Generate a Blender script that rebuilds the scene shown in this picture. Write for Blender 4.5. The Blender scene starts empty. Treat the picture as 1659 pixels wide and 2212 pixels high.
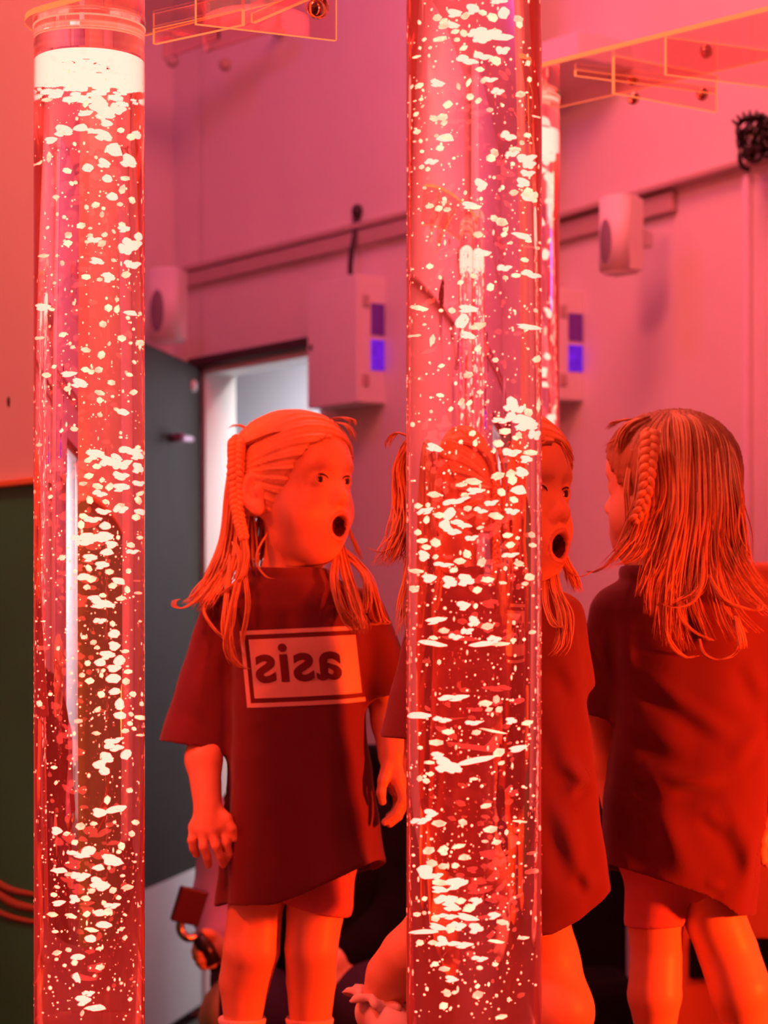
import bpy, bmesh, math, random
import numpy as np
from mathutils import Vector, Matrix
from mathutils.bvhtree import BVHTree

rnd = random.Random(7)
C = bpy.context.scene.collection
PI = math.pi

# ------------------------------------------------------------------ viewpoint
FPX, HZ, CZ = 4700.0, 1350.0, 1.2          # focal length (px), horizon row, eye height (m)


def P(px, py, Y):
    """point of the place seen at (px, py) of the frame at distance Y"""
    return np.array([(px - 829.5) / FPX * Y, Y, CZ + (HZ - py) / FPX * Y])


def PV(px, py, Y):
    return Vector(P(px, py, Y))


# ------------------------------------------------------------------ materials
def mat(name, col, rough=0.6, var=0.08, scale=14.0, metal=0.0, spec=0.5, bump=0.0, bscale=60.0, sheen=0.0, sss=0.0):
    m = bpy.data.materials.new(name)
    m.use_nodes = True
    nt = m.node_tree
    b = nt.nodes['Principled BSDF']
    b.inputs['Roughness'].default_value = rough
    b.inputs['Metallic'].default_value = metal
    b.inputs['Specular IOR Level'].default_value = spec
    if sheen:
        b.inputs['Sheen Weight'].default_value = sheen
    if sss:
        b.inputs['Subsurface Weight'].default_value = sss
        b.inputs['Subsurface Radius'].default_value = (0.01, 0.004, 0.002)
        b.inputs['Subsurface Scale'].default_value = 0.6
    tc = nt.nodes.new('ShaderNodeTexCoord')
    nz = nt.nodes.new('ShaderNodeTexNoise')
    nz.inputs['Scale'].default_value = scale
    nz.inputs['Detail'].default_value = 3
    nt.links.new(tc.outputs['Object'], nz.inputs['Vector'])
    mx = nt.nodes.new('ShaderNodeMix')
    mx.data_type = 'RGBA'
    lo = [max(0, c * (1 - var)) for c in col]
    hi = [min(1, c * (1 + var)) for c in col]
    mx.inputs['A'].default_value = (*lo, 1)
    mx.inputs['B'].default_value = (*hi, 1)
    nt.links.new(nz.outputs['Fac'], mx.inputs['Factor'])
    nt.links.new(mx.outputs['Result'], b.inputs['Base Color'])
    if bump:
        n2 = nt.nodes.new('ShaderNodeTexNoise')
        n2.inputs['Scale'].default_value = bscale
        n2.inputs['Detail'].default_value = 4
        nt.links.new(tc.outputs['Object'], n2.inputs['Vector'])
        bp = nt.nodes.new('ShaderNodeBump')
        bp.inputs['Strength'].default_value = bump
        bp.inputs['Distance'].default_value = 0.002
        nt.links.new(n2.outputs['Fac'], bp.inputs['Height'])
        nt.links.new(bp.outputs['Normal'], b.inputs['Normal'])
    return m


def emit_mat(name, col, strength=1.0, var=0.0, scale=30):
    m = bpy.data.materials.new(name)
    m.use_nodes = True
    nt = m.node_tree
    nt.nodes.remove(nt.nodes['Principled BSDF'])
    e = nt.nodes.new('ShaderNodeEmission')
    e.inputs['Color'].default_value = (*col, 1)
    e.inputs['Strength'].default_value = strength
    nt.links.new(e.outputs[0], nt.nodes['Material Output'].inputs['Surface'])
    if var:
        tc = nt.nodes.new('ShaderNodeTexCoord')
        nz = nt.nodes.new('ShaderNodeTexNoise')
        nz.inputs['Scale'].default_value = scale
        nt.links.new(tc.outputs['Object'], nz.inputs['Vector'])
        mr = nt.nodes.new('ShaderNodeMapRange')
        mr.inputs['From Min'].default_value = 0.3
        mr.inputs['From Max'].default_value = 0.7
        mr.inputs['To Min'].default_value = strength * (1 - var)
        mr.inputs['To Max'].default_value = strength * (1 + var)
        nt.links.new(nz.outputs['Fac'], mr.inputs['Value'])
        nt.links.new(mr.outputs['Result'], e.inputs['Strength'])
    return m


def glass_mat(name, ior, col=(1, 1, 1), rough=0.0, vol=None):
    m = bpy.data.materials.new(name)
    m.use_nodes = True
    nt = m.node_tree
    nt.nodes.remove(nt.nodes['Principled BSDF'])
    g = nt.nodes.new('ShaderNodeBsdfGlass')
    g.inputs['IOR'].default_value = ior
    g.inputs['Color'].default_value = (*col, 1)
    g.inputs['Roughness'].default_value = rough
    nt.links.new(g.outputs[0], nt.nodes['Material Output'].inputs['Surface'])
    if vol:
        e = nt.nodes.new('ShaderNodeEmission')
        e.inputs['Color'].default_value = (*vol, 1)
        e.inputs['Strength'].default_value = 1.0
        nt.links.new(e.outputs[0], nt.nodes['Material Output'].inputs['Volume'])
    return m


# ------------------------------------------------------------------ mesh helpers
class MB:
    """collects shapes and links them as ONE mesh object"""

    def __init__(self):
        self.bm = bmesh.new()

    def box(self, size, M=None, loc=(0, 0, 0), bevel=0.0, mi=0, seg=2):
        t = bmesh.new()
        bmesh.ops.create_cube(t, size=1.0)
        bmesh.ops.scale(t, vec=Vector(size), verts=t.verts)
        if bevel:
            bmesh.ops.bevel(t, geom=t.edges[:], offset=bevel, segments=seg, profile=0.5, affect='EDGES')
        self._merge(t, Matrix.Translation(loc) if M is None else M @ Matrix.Translation(loc), mi)
        return self

    def _merge(self, t, M, mi=0):
        bmesh.ops.transform(t, matrix=M, verts=t.verts)
        for f in t.faces:
            f.material_index = mi
        me = bpy.data.meshes.new('tmp')
        t.to_mesh(me)
        t.free()
        self.bm.from_mesh(me)
        bpy.data.meshes.remove(me)

    def tube(self, pts, radii, n=8, cap=True, mi=0, flat=1.0):
        pts = [Vector(p) for p in pts]
        if not hasattr(radii, '__len__'):
            radii = [radii] * len(pts)
        rings = []
        prev = None
        for i, p in enumerate(pts):
            if i == 0:
                t = pts[1] - pts[0]
            elif i == len(pts) - 1:
                t = pts[-1] - pts[-2]
            else:
                t = pts[i + 1] - pts[i - 1]
            if t.length < 1e-9:
                t = Vector((0, 0, 1))
            t.normalize()
            if prev is None:
                a = Vector((1, 0, 0)) if abs(t.x) < 0.8 else Vector((0, 1, 0))
            else:
                a = prev
            u = (a - t * a.dot(t))
            if u.length < 1e-6:
                u = t.orthogonal()
            u.normalize()
            v = t.cross(u)
            prev = u
            rings.append([self.bm.verts.new(p + radii[i] * (math.cos(2 * PI * k / n) * u + flat * math.sin(2 * PI * k / n) * v)) for k in range(n)])
        for a, b in zip(rings[:-1], rings[1:]):
            for k in range(n):
                f = self.bm.faces.new((a[k], a[(k + 1) % n], b[(k + 1) % n], b[k]))
                f.smooth = True
                f.material_index = mi
        if cap:
            f = self.bm.faces.new(rings[0][::-1])
            f.material_index = mi
            f = self.bm.faces.new(rings[-1])
            f.material_index = mi
        return self

    def lathe(self, prof, n=48, M=None, mi=0, close=False, smooth=True):
        """prof: list of (r, z)"""
        M = M or Matrix()
        rings = []
        for r, z in prof:
            if r < 1e-7:
                rings.append([self.bm.verts.new(M @ Vector((0, 0, z)))])
            else:
                rings.append([self.bm.verts.new(M @ Vector((r * math.cos(2 * PI * k / n), r * math.sin(2 * PI * k / n), z))) for k in range(n)])
        for a, b in zip(rings[:-1], rings[1:]):
            for k in range(n):
                k2 = (k + 1) % n
                if len(a) == 1 and len(b) == 1:
                    continue
                if len(a) == 1:
                    vs = (a[0], b[k2], b[k])
                elif len(b) == 1:
                    vs = (a[k], a[k2], b[0])
                else:
                    vs = (a[k], a[k2], b[k2], b[k])
                f = self.bm.faces.new(vs)
                f.smooth = smooth
                f.material_index = mi
        return self

    def ellipsoid(self, c, r, M=None, sub=2, mi=0, noise=0.0, rng=None):
        t = bmesh.new()
        bmesh.ops.create_icosphere(t, subdivisions=sub, radius=1.0)
        if noise:
            rr = rng or rnd
            ph = [rr.uniform(0, 6.28) for _ in range(6)]
            for v in t.verts:
                q = v.co
                f = 1 + noise * (math.sin(3 * q.x + ph[0]) * math.sin(2.6 * q.y + ph[1]) + math.sin(4.1 * q.z + ph[2] + q.x * 2) * 0.8 + 0.5 * math.sin(6 * q.x + ph[3]) * math.sin(5 * q.z + ph[4]))
                v.co = q * f
        for f in t.faces:
            f.smooth = True
        self._merge(t, Matrix.Translation(Vector(c)) @ (M or Matrix()) @ Matrix.Diagonal((*r, 1)), mi)
        return self

    def poly(self, pts, th, mi=0, mi_edge=None):
        """flat outline (list of 3d points, planar) extruded by vector th"""
        th = Vector(th)
        a = [self.bm.verts.new(Vector(p)) for p in pts]
        b = [self.bm.verts.new(Vector(p) + th) for p in pts]
        f = self.bm.faces.new(a)
        f.material_index = mi
        f = self.bm.faces.new(b[::-1])
        f.material_index = mi
        n = len(pts)
        for k in range(n):
            f = self.bm.faces.new((a[k], b[k], b[(k + 1) % n], a[(k + 1) % n]))
            f.material_index = mi if mi_edge is None else mi_edge
        return self

    def build(self, name, mats, parent=None, recalc=True, loc=None):
        if recalc:
            bmesh.ops.recalc_face_normals(self.bm, faces=self.bm.faces[:])
        me = bpy.data.meshes.new(name)
        if loc is not None:
            bmesh.ops.translate(self.bm, vec=-Vector(loc), verts=self.bm.verts)
        self.bm.to_mesh(me)
        self.bm.free()
        return link(name, me, mats, parent, loc)


def link(name, me, mats, parent=None, loc=None):
    if not isinstance(mats, (list, tuple)):
        mats = [mats]
    for m in mats:
        me.materials.append(m)
    o = bpy.data.objects.new(name, me)
    C.objects.link(o)
    if loc is not None:
        o.location = loc
    if parent is not None:
        o.parent = parent
        # keep the world placement of shapes that were written in world coordinates
        o.matrix_parent_inverse = Matrix.Translation(world_loc(parent)).inverted()
    return o


def world_loc(o):
    return o.get('_wl', None) and Vector(o['_wl']) or Vector(o.location)


def tag(o, label=None, cat=None, group=None, kind=None):
    if label:
        o['label'] = label
    if cat:
        o['category'] = cat
    if group:
        o['group'] = group
    if kind:
        o['kind'] = kind
    return o


def empty(name, loc, label, cat, group=None):
    o = bpy.data.objects.new(name, None)
    o.empty_display_size = 0.05
    C.objects.link(o)
    o.location = loc
    return tag(o, label, cat, group)


def structure(o):
    o['kind'] = 'structure'
    return o


def np_mesh(name, V, F):
    me = bpy.data.meshes.new(name)
    V = np.asarray(V, dtype=np.float32)
    F = np.asarray(F, dtype=np.int32)
    me.vertices.add(len(V))
    me.vertices.foreach_set('co', V.ravel())
    me.loops.add(F.size)
    me.loops.foreach_set('vertex_index', F.ravel())
    k = F.shape[1]
    me.polygons.add(len(F))
    me.polygons.foreach_set('loop_start', np.arange(0, F.size, k, dtype=np.int32))
    me.polygons.foreach_set('use_smooth', np.ones(len(F), dtype=bool))
    me.update(calc_edges=True)
    me.validate()
    return me


# ------------------------------------------------------------------ implicit surfaces
def surface_nets(d, xs, ys, zs):
    s = d < 0
    nx, ny, nz = d.shape
    cnt = np.zeros((nx - 1, ny - 1, nz - 1), np.int8)
    for a in (0, 1):
        for b in (0, 1):
            for c in (0, 1):
                cnt += s[a:nx - 1 + a, b:ny - 1 + b, c:nz - 1 + c]
    act = (cnt > 0) & (cnt < 8)
    idx = np.full(act.shape, -1, np.int32)
    I, J, K = np.nonzero(act)
    n = len(I)
    idx[I, J, K] = np.arange(n)
    acc = np.zeros((n, 3))
    num = np.zeros(n)
    cor = [(a, b, c) for a in (0, 1) for b in (0, 1) for c in (0, 1)]
    for i, p in enumerate(cor):
        for q in cor[i + 1:]:
            if sum(abs(p[k] - q[k]) for k in range(3)) != 1:
                continue
            da = d[I + p[0], J + p[1], K + p[2]]
            db = d[I + q[0], J + q[1], K + q[2]]
            cr = (da < 0) != (db < 0)
            t = np.where(cr, da / np.where(cr, da - db, 1), 0)
            for k in range(3):
                acc[:, k] += cr * (p[k] + t * (q[k] - p[k]))
            num += cr
    acc /= num[:, None]
    V = np.empty((n, 3))
    V[:, 0] = xs[I] + acc[:, 0] * (xs[I + 1] - xs[I])
    V[:, 1] = ys[J] + acc[:, 1] * (ys[J + 1] - ys[J])
    V[:, 2] = zs[K] + acc[:, 2] * (zs[K + 1] - zs[K])
    F = []
    # x edges
    e = s[:-1, 1:-1, 1:-1] != s[1:, 1:-1, 1:-1]
    i, j, k = np.nonzero(e)
    j = j + 1
    k = k + 1
    q = np.stack([idx[i, j - 1, k - 1], idx[i, j, k - 1], idx[i, j, k], idx[i, j - 1, k]], 1)
    fl = ~s[i, j, k]
    q[fl] = q[fl][:, ::-1]
    F.append(q)
    e = s[1:-1, :-1, 1:-1] != s[1:-1, 1:, 1:-1]
    i, j, k = np.nonzero(e)
    i = i + 1
    k = k + 1
    q = np.stack([idx[i - 1, j, k - 1], idx[i - 1, j, k], idx[i, j, k], idx[i, j, k - 1]], 1)
    fl = ~s[i, j, k]
    q[fl] = q[fl][:, ::-1]
    F.append(q)
    e = s[1:-1, 1:-1, :-1] != s[1:-1, 1:-1, 1:]
    i, j, k = np.nonzero(e)
    i = i + 1
    j = j + 1
    q = np.stack([idx[i - 1, j - 1, k], idx[i, j - 1, k], idx[i, j, k], idx[i - 1, j, k]], 1)
    fl = ~s[i, j, k]
    q[fl] = q[fl][:, ::-1]
    F.append(q)
    F = np.concatenate(F)
    F = F[(F >= 0).all(1)]
    return V, F


def smooth_mesh(V, F, it=2, lam=0.5):
    E = np.concatenate([F[:, [0, 1]], F[:, [1, 2]], F[:, [2, 3]], F[:, [3, 0]]])
    n = len(V)
    deg = np.bincount(E[:, 0], minlength=n) + np.bincount(E[:, 1], minlength=n)
    deg = np.maximum(deg, 1)[:, None]
    for r in range(it):
        for l in (lam, -lam * 1.04):
            S = np.zeros_like(V)
            for k in range(3):
                S[:, k] = np.bincount(E[:, 0], V[E[:, 1], k], n) + np.bincount(E[:, 1], V[E[:, 0], k], n)
            V = V + l * (S / deg - V)
    return V


def smin(a, b, k):
    if k <= 0:
        return np.minimum(a, b)
    h = np.maximum(k - np.abs(a - b), 0) / k
    return np.minimum(a, b) - h * h * k * 0.25


def smax(a, b, k):
    return -smin(-a, -b, k)


def sd_cone(X, Y, Z, a, b, ra, rb):
    ab = b - a
    L2 = float(ab @ ab) + 1e-12
    t = np.clip(((X - a[0]) * ab[0] + (Y - a[1]) * ab[1] + (Z - a[2]) * ab[2]) / L2, 0, 1)
    dx = X - a[0] - t * ab[0]
    dy = Y - a[1] - t * ab[1]
    dz = Z - a[2] - t * ab[2]
    return np.sqrt(dx * dx + dy * dy + dz * dz) - (ra + (rb - ra) * t)


def sd_ell(X, Y, Z, c, r, R):
    dx, dy, dz = X - c[0], Y - c[1], Z - c[2]
    q = [R[i][0] * dx + R[i][1] * dy + R[i][2] * dz for i in range(3)]
    k0 = np.sqrt(sum((q[i] / r[i]) ** 2 for i in range(3)))
    k1 = np.sqrt(sum((q[i] / (r[i] * r[i])) ** 2 for i in range(3))) + 1e-9
    return k0 * (k0 - 1) / k1


class Blob:
    """smooth union / subtraction of tapered limbs and ellipsoids -> one continuous surface"""

    def __init__(self):
        self.pr = []

    def cone(self, a, b, ra, rb, k=0.012, op='+'):
        a, b = np.asarray(a, float), np.asarray(b, float)
        m = max(ra, rb)
        self.pr.append(('c', (a, b, ra, rb), k, op, np.minimum(a, b) - m, np.maximum(a, b) + m))
        return self

    def chain(self, pts, rs, k=0.012):
        for i in range(len(pts) - 1):
            self.cone(pts[i], pts[i + 1], rs[i], rs[i + 1], k)
        return self

    def ell(self, c, r, R=None, k=0.012, op='+'):
        c = np.asarray(c, float)
        R = np.eye(3) if R is None else np.asarray(R)
        m = np.sqrt(((R.T * np.asarray(r)) ** 2).sum(1))
        self.pr.append(('e', (c, r, R), k, op, c - m, c + m))
        return self

    def mesh(self, h=0.0025, fine=None, hf=0.0016, post=None, it=2):
        lo = np.min([p[4] for p in self.pr if p[3] == '+'], 0) - 0.02
        hi = np.max([p[5] for p in self.pr if p[3] == '+'], 0) + 0.02
        xs = np.arange(lo[0], hi[0], h)
        ys = np.arange(lo[1], hi[1], h)
        if fine:
            zs = np.concatenate([np.arange(lo[2], fine[0], h), np.arange(fine[0], fine[1], hf), np.arange(fine[1], hi[2] + h, h)])
            zs = zs[np.concatenate([[True], np.diff(zs) > hf * 0.4])]
        else:
            zs = np.arange(lo[2], hi[2], h)
        D = np.full((len(xs), len(ys), len(zs)), 1.0, np.float32)
        for ty, a, k, op, l, u in self.pr:
            pad = k + 4 * h
            sl = []
            for ax, g in enumerate((xs, ys, zs)):
                i0 = max(0, int(np.searchsorted(g, l[ax] - pad)) - 1)
                i1 = min(len(g), int(np.searchsorted(g, u[ax] + pad)) + 1)
                sl.append(slice(i0, i1))
            if any(q.stop <= q.start for q in sl):
                continue
            X = xs[sl[0]][:, None, None]
            Y = ys[sl[1]][None, :, None]
            Z = zs[sl[2]][None, None, :]
            d = sd_cone(X, Y, Z, *a) if ty == 'c' else sd_ell(X, Y, Z, *a)
            sub = D[tuple(sl)]
            D[tuple(sl)] = smin(sub, d, k) if op == '+' else smax(sub, -d, k)
        if post:
            D = post(D, xs[:, None, None], ys[None, :, None], zs[None, None, :])
        V, F = surface_nets(D, xs, ys, zs)
        return smooth_mesh(V, F, it), F


def spline(pts, n):
    """Catmull-Rom through pts"""
    p = [np.asarray(q, float) for q in pts]
    p = [2 * p[0] - p[1]] + p + [2 * p[-1] - p[-2]]
    m = len(p) - 3
    out = []
    for i in range(n):
        t = i / (n - 1) * m
        k = min(int(t), m - 1)
        u = t - k
        a, b, c, d = p[k:k + 4]
        out.append(0.5 * (2 * b + (c - a) * u + (2 * a - 5 * b + 4 * c - d) * u * u + (3 * b - a - 3 * c + d) * u ** 3))
    return out

# ------------------------------------------------------------------ palette
M_wall = mat('wall_paint', (0.78, 0.72, 0.72), 0.85, 0.04, 6, bump=0.15, bscale=90)
M_partition = mat('partition_paint', (0.84, 0.80, 0.78), 0.8, 0.04, 5, bump=0.1)
M_green = mat('green_dado', (0.018, 0.32, 0.13), 0.5, 0.35, 3)
M_orange = mat('orange_trim', (0.9, 0.30, 0.08), 0.5, 0.1)
M_trunk = mat('trunking', (0.52, 0.40, 0.38), 0.6, 0.1, 9)
M_floor = mat('floor_carpet', (0.05, 0.045, 0.04), 0.95, 0.25, 40, bump=0.3, bscale=200)
M_door = mat('dark_door', (0.022, 0.016, 0.011), 0.7, 0.3, 5, spec=0.25)
M_kick = mat('kick_plate', (0.66, 0.68, 0.72), 0.45, 0.08, 6)
M_white = mat('white_gloss', (0.9, 0.9, 0.88), 0.35, 0.03)
M_offwhite = mat('off_white', (0.8, 0.77, 0.8), 0.5, 0.04)
M_grille = mat('speaker_grille', (0.22, 0.17, 0.24), 0.8, 0.2, 220)
M_black = mat('black_cloth', (0.008, 0.008, 0.010), 0.95, 0.3, 25, spec=0.1)
M_blackgl = mat('black_plastic', (0.018, 0.016, 0.018), 0.3, 0.2, 25)
M_cable = mat('cable_rubber', (0.03, 0.02, 0.02), 0.5, 0.2)
M_steel = mat('brushed_steel', (0.62, 0.58, 0.58), 0.28, 0.06, 40, metal=1.0)
M_brass = mat('warm_bolt', (0.75, 0.5, 0.42), 0.22, 0.06, 40, metal=1.0)
M_vinyl_red = mat('orange_red_vinyl', (0.85, 0.22, 0.06), 0.5, 0.08, 5)
M_platform = mat('platform_vinyl', (0.06, 0.02, 0.025), 0.5, 0.08, 6)
M_lilac = mat('corridor_paint', (0.74, 0.71, 0.80), 0.8, 0.05, 3)
M_violet = mat('violet_label', (0.16, 0.05, 0.6), 0.4, 0.1, 50)
M_purple = mat('purple_cloth', (0.03, 0.010, 0.045), 0.8, 0.3, 12)
M_pink = mat('pink_cloth', (0.75, 0.42, 0.62), 0.8, 0.08, 12)
M_conduit = mat('white_conduit', (0.85, 0.75, 0.9), 0.4, 0.03)

M_skin = mat('skin', (0.80, 0.46, 0.28), 0.45, 0.05, 24, sss=0.15, bump=0.05, bscale=300)
M_lip = mat('lip', (0.62, 0.27, 0.21), 0.4, 0.06, 60)
M_mouth = mat('mouth_inside', (0.12, 0.02, 0.02), 0.5, 0.1)
M_hair = mat('blond_hair', (0.78, 0.46, 0.20), 0.42, 0.25, 60)
M_hair2 = mat('dark_blond_and_shade_hair', (0.40, 0.20, 0.08), 0.42, 0.25, 60)  # random darker strands; also painted shade under the right girl's hair
M_shirt = mat('dark_jersey', (0.135, 0.02, 0.032), 0.9, 0.10, 30, sheen=0.25, bump=0.12, bscale=500)
M_shirt_back = M_shirt
M_printw = mat('print_white', (0.72, 0.62, 0.56), 0.75, 0.05, 200)
M_shorts = mat('pink_shorts', (0.62, 0.22, 0.26), 0.9, 0.06, 90, bump=0.1, bscale=500)
M_sock = mat('white_sock', (0.8, 0.7, 0.68), 0.9, 0.1, 30)
M_iris = mat('dark_iris', (0.03, 0.015, 0.01), 0.1, 0.2, 200)
M_sclera = mat('eye_white', (0.6, 0.5, 0.48), 0.25, 0.03)

# ------------------------------------------------------------------ the room
D1 = np.array([0.594, -0.8045, 0.0])             # back wall: direction along it (to the right, coming nearer)
N1 = np.array([-0.8045, -0.594, 0.0])            # its normal, into the room
P1 = P(375, HZ, 6.8)
P1[2] = 0
D2 = np.array([0.489, -0.872, 0.0])
N2 = np.array([-0.872, -0.489, 0.0])
P2 = P(1010, HZ, 6.27)
P2[2] = 0


def on_wall(px, P0, D):
    k = (px - 829.5) / FPX
    t = (k * P0[1] - P0[0]) / (D[0] - k * D[1])
    return t, P0 + t * D


def wall_frame(P0, D, N):
    """matrix: x along the wall, y out of the wall into the room, z up"""
    return Matrix(((D[0], N[0], 0, P0[0]), (D[1], N[1], 0, P0[1]), (0, 0, 1, 0), (0, 0, 0, 1)))


W1 = wall_frame(P1, D1, N1)
W2 = wall_frame(P2, D2, N2)
H_ROOM = 3.6
floor = MB()
floor.box((9, 12, 0.1), loc=(0, 4.2, -0.05))
structure(floor.build('floor', M_floor))
ceil = MB()
ceil.box((9, 9, 0.1), loc=(0, 6.0, H_ROOM + 0.05))
structure(ceil.build('ceiling', M_wall))

t_h, _ = on_wall(434, P1, D1)          # hinge side of the doorway
t_d = on_wall(702, P1, D1)[0]                       # far side of the doorway (behind the cabinet)
t_e, pe = on_wall(1012, P1, D1)
door_top = 1.985
w = MB()
th = 0.10
w.box((t_h + 0.01, th, H_ROOM), W1, ((t_h + 0.01) / 2 - 0.005, -th / 2, H_ROOM / 2))
w.box((t_d - t_h, th, H_ROOM - door_top), W1, ((t_h + t_d) / 2, -th / 2, (H_ROOM + door_top) / 2))
w.box((t_e - t_d, th, H_ROOM), W1, ((t_e + t_d) / 2, -th / 2, H_ROOM / 2))
structure(w.build('wall_back', M_wall))
# return of the wall behind the bubble tubes
r = MB()
a, b = pe, P2
mid = (a + b) / 2
L = np.linalg.norm((b - a)[:2])
ang = math.atan2(b[1] - a[1], b[0] - a[0])
r.box((L, 0.1, H_ROOM), Matrix.Translation((mid[0] - 0.05, mid[1], H_ROOM / 2)) @ Matrix.Rotation(ang, 4, 'Z'))
structure(r.build('wall_return', M_wall))
w = MB()
w.box((3.6, 0.14, H_ROOM), W2, (1.8, -0.07, H_ROOM / 2))
structure(w.build('wall_right', M_wall))
# side wall left of the corner
w = MB()
sw0 = P1 + np.array([-0.08, -0.0, 0])
ang0 = math.atan2(-0.72, -0.69)
w.box((2.6, 0.14, H_ROOM), Matrix.Translation((P1[0], P1[1], 0)) @ Matrix.Rotation(ang0, 4, 'Z'), (1.3, -0.07, H_ROOM / 2))
structure(w.build('wall_left', M_wall))

# side walls of the room, beside the tubes
w = MB()
w.box((0.1, 7.0, H_ROOM), loc=(-2.15, 1.6, H_ROOM / 2))
structure(w.build('wall_side', M_wall))
w = MB()
w.box((0.1, 4.5, H_ROOM), loc=(2.45, 1.2, H_ROOM / 2))
structure(w.build('wall_window_side', M_wall))

# partition with green dado at the left, nearer than the corner
yA, yB = 4.15, 3.75
pa, pb = P(-420, HZ, 4.75), P(196, HZ, 3.78)
ang = math.atan2(pb[1] - pa[1], pb[0] - pa[0])
Lp = np.linalg.norm((pb - pa)[:2])
Mp = Matrix.Translation((pa[0], pa[1], 0)) @ Matrix.Rotation(ang, 4, 'Z')
zt = P(60, 1041, 3.95)[2]
w = MB()
w.box((Lp, 0.09, H_ROOM - zt), Mp, (Lp / 2, 0.045, (H_ROOM + zt) / 2))
structure(w.build('wall_partition', M_partition))
w = MB()
w.box((Lp, 0.09, zt), Mp, (Lp / 2, 0.045, zt / 2))
o = structure(w.build('wall_dado', M_green))
w = MB()
w.box((Lp, 0.02, 0.012), Mp, (Lp / 2, -0.008, zt), bevel=0.003)
structure(w.build('trim_1', M_orange))
# painted grass-like stripes on the dado
for k, (x0, y0, x1, y1, x2, y2, wd) in enumerate([(-60, 1852, 10, 1915, 90, 1935, .007), (-60, 1868, 20, 1945, 110, 1968, .009), (-60, 1925, 10, 1975, 120, 2000, .006)]):
    w = MB()
    pts = []
    for (x, y) in ((x0, y0), (x1, y1), (x2, y2)):
        kx = (x - 829.5) / FPX
        d = pb - pa
        d = d / np.linalg.norm(d)
        t = (kx * pa[1] - pa[0]) / (d[0] - kx * d[1])
        q = pa + t * d
        pts.append(np.array([q[0], q[1] - 0.003, P(x, y, q[1])[2]]))
    w.tube(spline(pts, 14), [wd * 0.5 + wd * 0.5 * math.sin(PI * i / 13) for i in range(14)], 8)
    structure(w.build('trim_%d' % (k + 2), mat('stripe_paint_%d' % k, (0.34, 0.13, 0.05), 0.6)))
# small dark hole in the partition
w = MB()
hp = P(19, 868, 4.1)
d = (pb - pa) / np.linalg.norm(pb - pa)
kx = (19 - 829.5) / FPX
t = (kx * pa[1] - pa[0]) / (d[0] - kx * d[1])
q = pa + t * d
w.ellipsoid((q[0], q[1], P(19, 868, q[1])[2]), (0.0035, 0.006, 0.010))
o = w.build('wall_hook', M_cable)
tag(o, 'tiny dark hook on the pink partition above the orange trim', 'hook')

# rail / cable trunking along the back walls
zr = 2.265
w = MB()
t0, _ = on_wall(386, P1, D1)
w.box((t_e - t0, 0.03, 0.016), W1, ((t_e + t0) / 2, 0.015, zr + 0.03), bevel=0.003)
w.box((t_e - t0, 0.022, 0.045), W1, ((t_e + t0) / 2, 0.011, zr - 0.002), bevel=0.004)
structure(w.build('trim_5', M_trunk))
w = MB()
w.box((3.5, 0.045, 0.014), W2, (1.75, 0.022, zr + 0.024), bevel=0.003)
w.box((1.0, 0.022, 0.05), W2, (0.5, 0.011, zr - 0.015), bevel=0.004)
structure(w.build('trim_6', M_trunk))
# vertical white conduit on the right wall
w = MB()
tc, pc = on_wall(1621, P2, D2)
w.box((0.022, 0.018, zr), W2, (tc, 0.009, zr / 2), bevel=0.004)
tag(w.build('conduit', M_conduit), 'thin white vertical conduit on the right wall below the rail', 'conduit')

# doorway: frame, corridor
w = MB()
jw = 0.022
w.box((jw, 0.11, door_top), W1, (t_h + jw / 2 + 0.012, -0.05, door_top / 2), bevel=0.002)
w.box((jw, 0.11, door_top), W1, (t_d - jw / 2, -0.05, door_top / 2), bevel=0.002)
w.box((t_d - t_h - 2 * jw, 0.11, 0.02), W1, ((t_d + t_h) / 2, -0.05, door_top - 0.01), bevel=0.002)
structure(w.build('door_1', M_white))
w = MB()
w.box((t_d - t_h + 0.06, 0.03, 0.03), W1, ((t_d + t_h) / 2, 0.016, door_top + 0.016), bevel=0.004)
structure(w.build('trim_7', M_cable))
w = MB()
w.box((4.4, 0.08, 2.6), W1, (t_h - 0.6, -1.1, 1.3))
structure(w.build('wall_corridor', M_lilac))
w = MB()
w.box((4.4, 1.0, 0.06), W1, (t_h - 0.6, -0.62, 2.66))
structure(w.build('ceiling_corridor', M_lilac))

# open dark door leaf
hp = np.array(W1 @ Vector((t_h, 0.02, 0)))
hq = P(262, HZ, 5.9)
hq[2] = 0
ang = math.atan2(hq[1] - hp[1], hq[0] - hp[0])
dl = 0.84
Md = Matrix.Translation((hp[0], hp[1], 0)) @ Matrix.Rotation(ang, 4, 'Z')
door = MB()
dz = 0.035
door.box((dl, 0.042, door_top - dz), Md, (dl / 2 + 0.004, 0.0, (door_top + dz) / 2), bevel=0.003)
do = structure(door.build('door_2', M_door))
side = 1 if (Md @ Vector((0, 1, 0)) - Md @ Vector((0, 0, 0))).y < 0 else -1
kp = MB()
kh = 0.42
kp.box((dl - 0.02, 0.004, kh), Md, (dl / 2, side * 0.0235, dz + 0.01 + kh / 2), bevel=0.001)
kp.build('kick_plate', M_kick, do)
hd = MB()
hx = 0.36
hz0 = P(340, 940, 6.2)[2]
hd.tube([Md @ Vector((hx, side * 0.022, hz0)), Md @ Vector((hx, side * 0.06, hz0))], 0.012, 10)
hd.tube([Md @ Vector((hx - 0.09, side * 0.06, hz0 + 0.004)), Md @ Vector((hx, side * 0.062, hz0)), Md @ Vector((hx + 0.05, side * 0.058, hz0))], [0.009, 0.011, 0.011], 10)
hd.build('door_handle', mat('handle_metal', (0.5, 0.3, 0.45), 0.3, 0.05, metal=0.8), do)
bt = MB()
q = Md @ Vector((0.11, side * 0.022, P(405, 830, 6.5)[2]))
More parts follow.
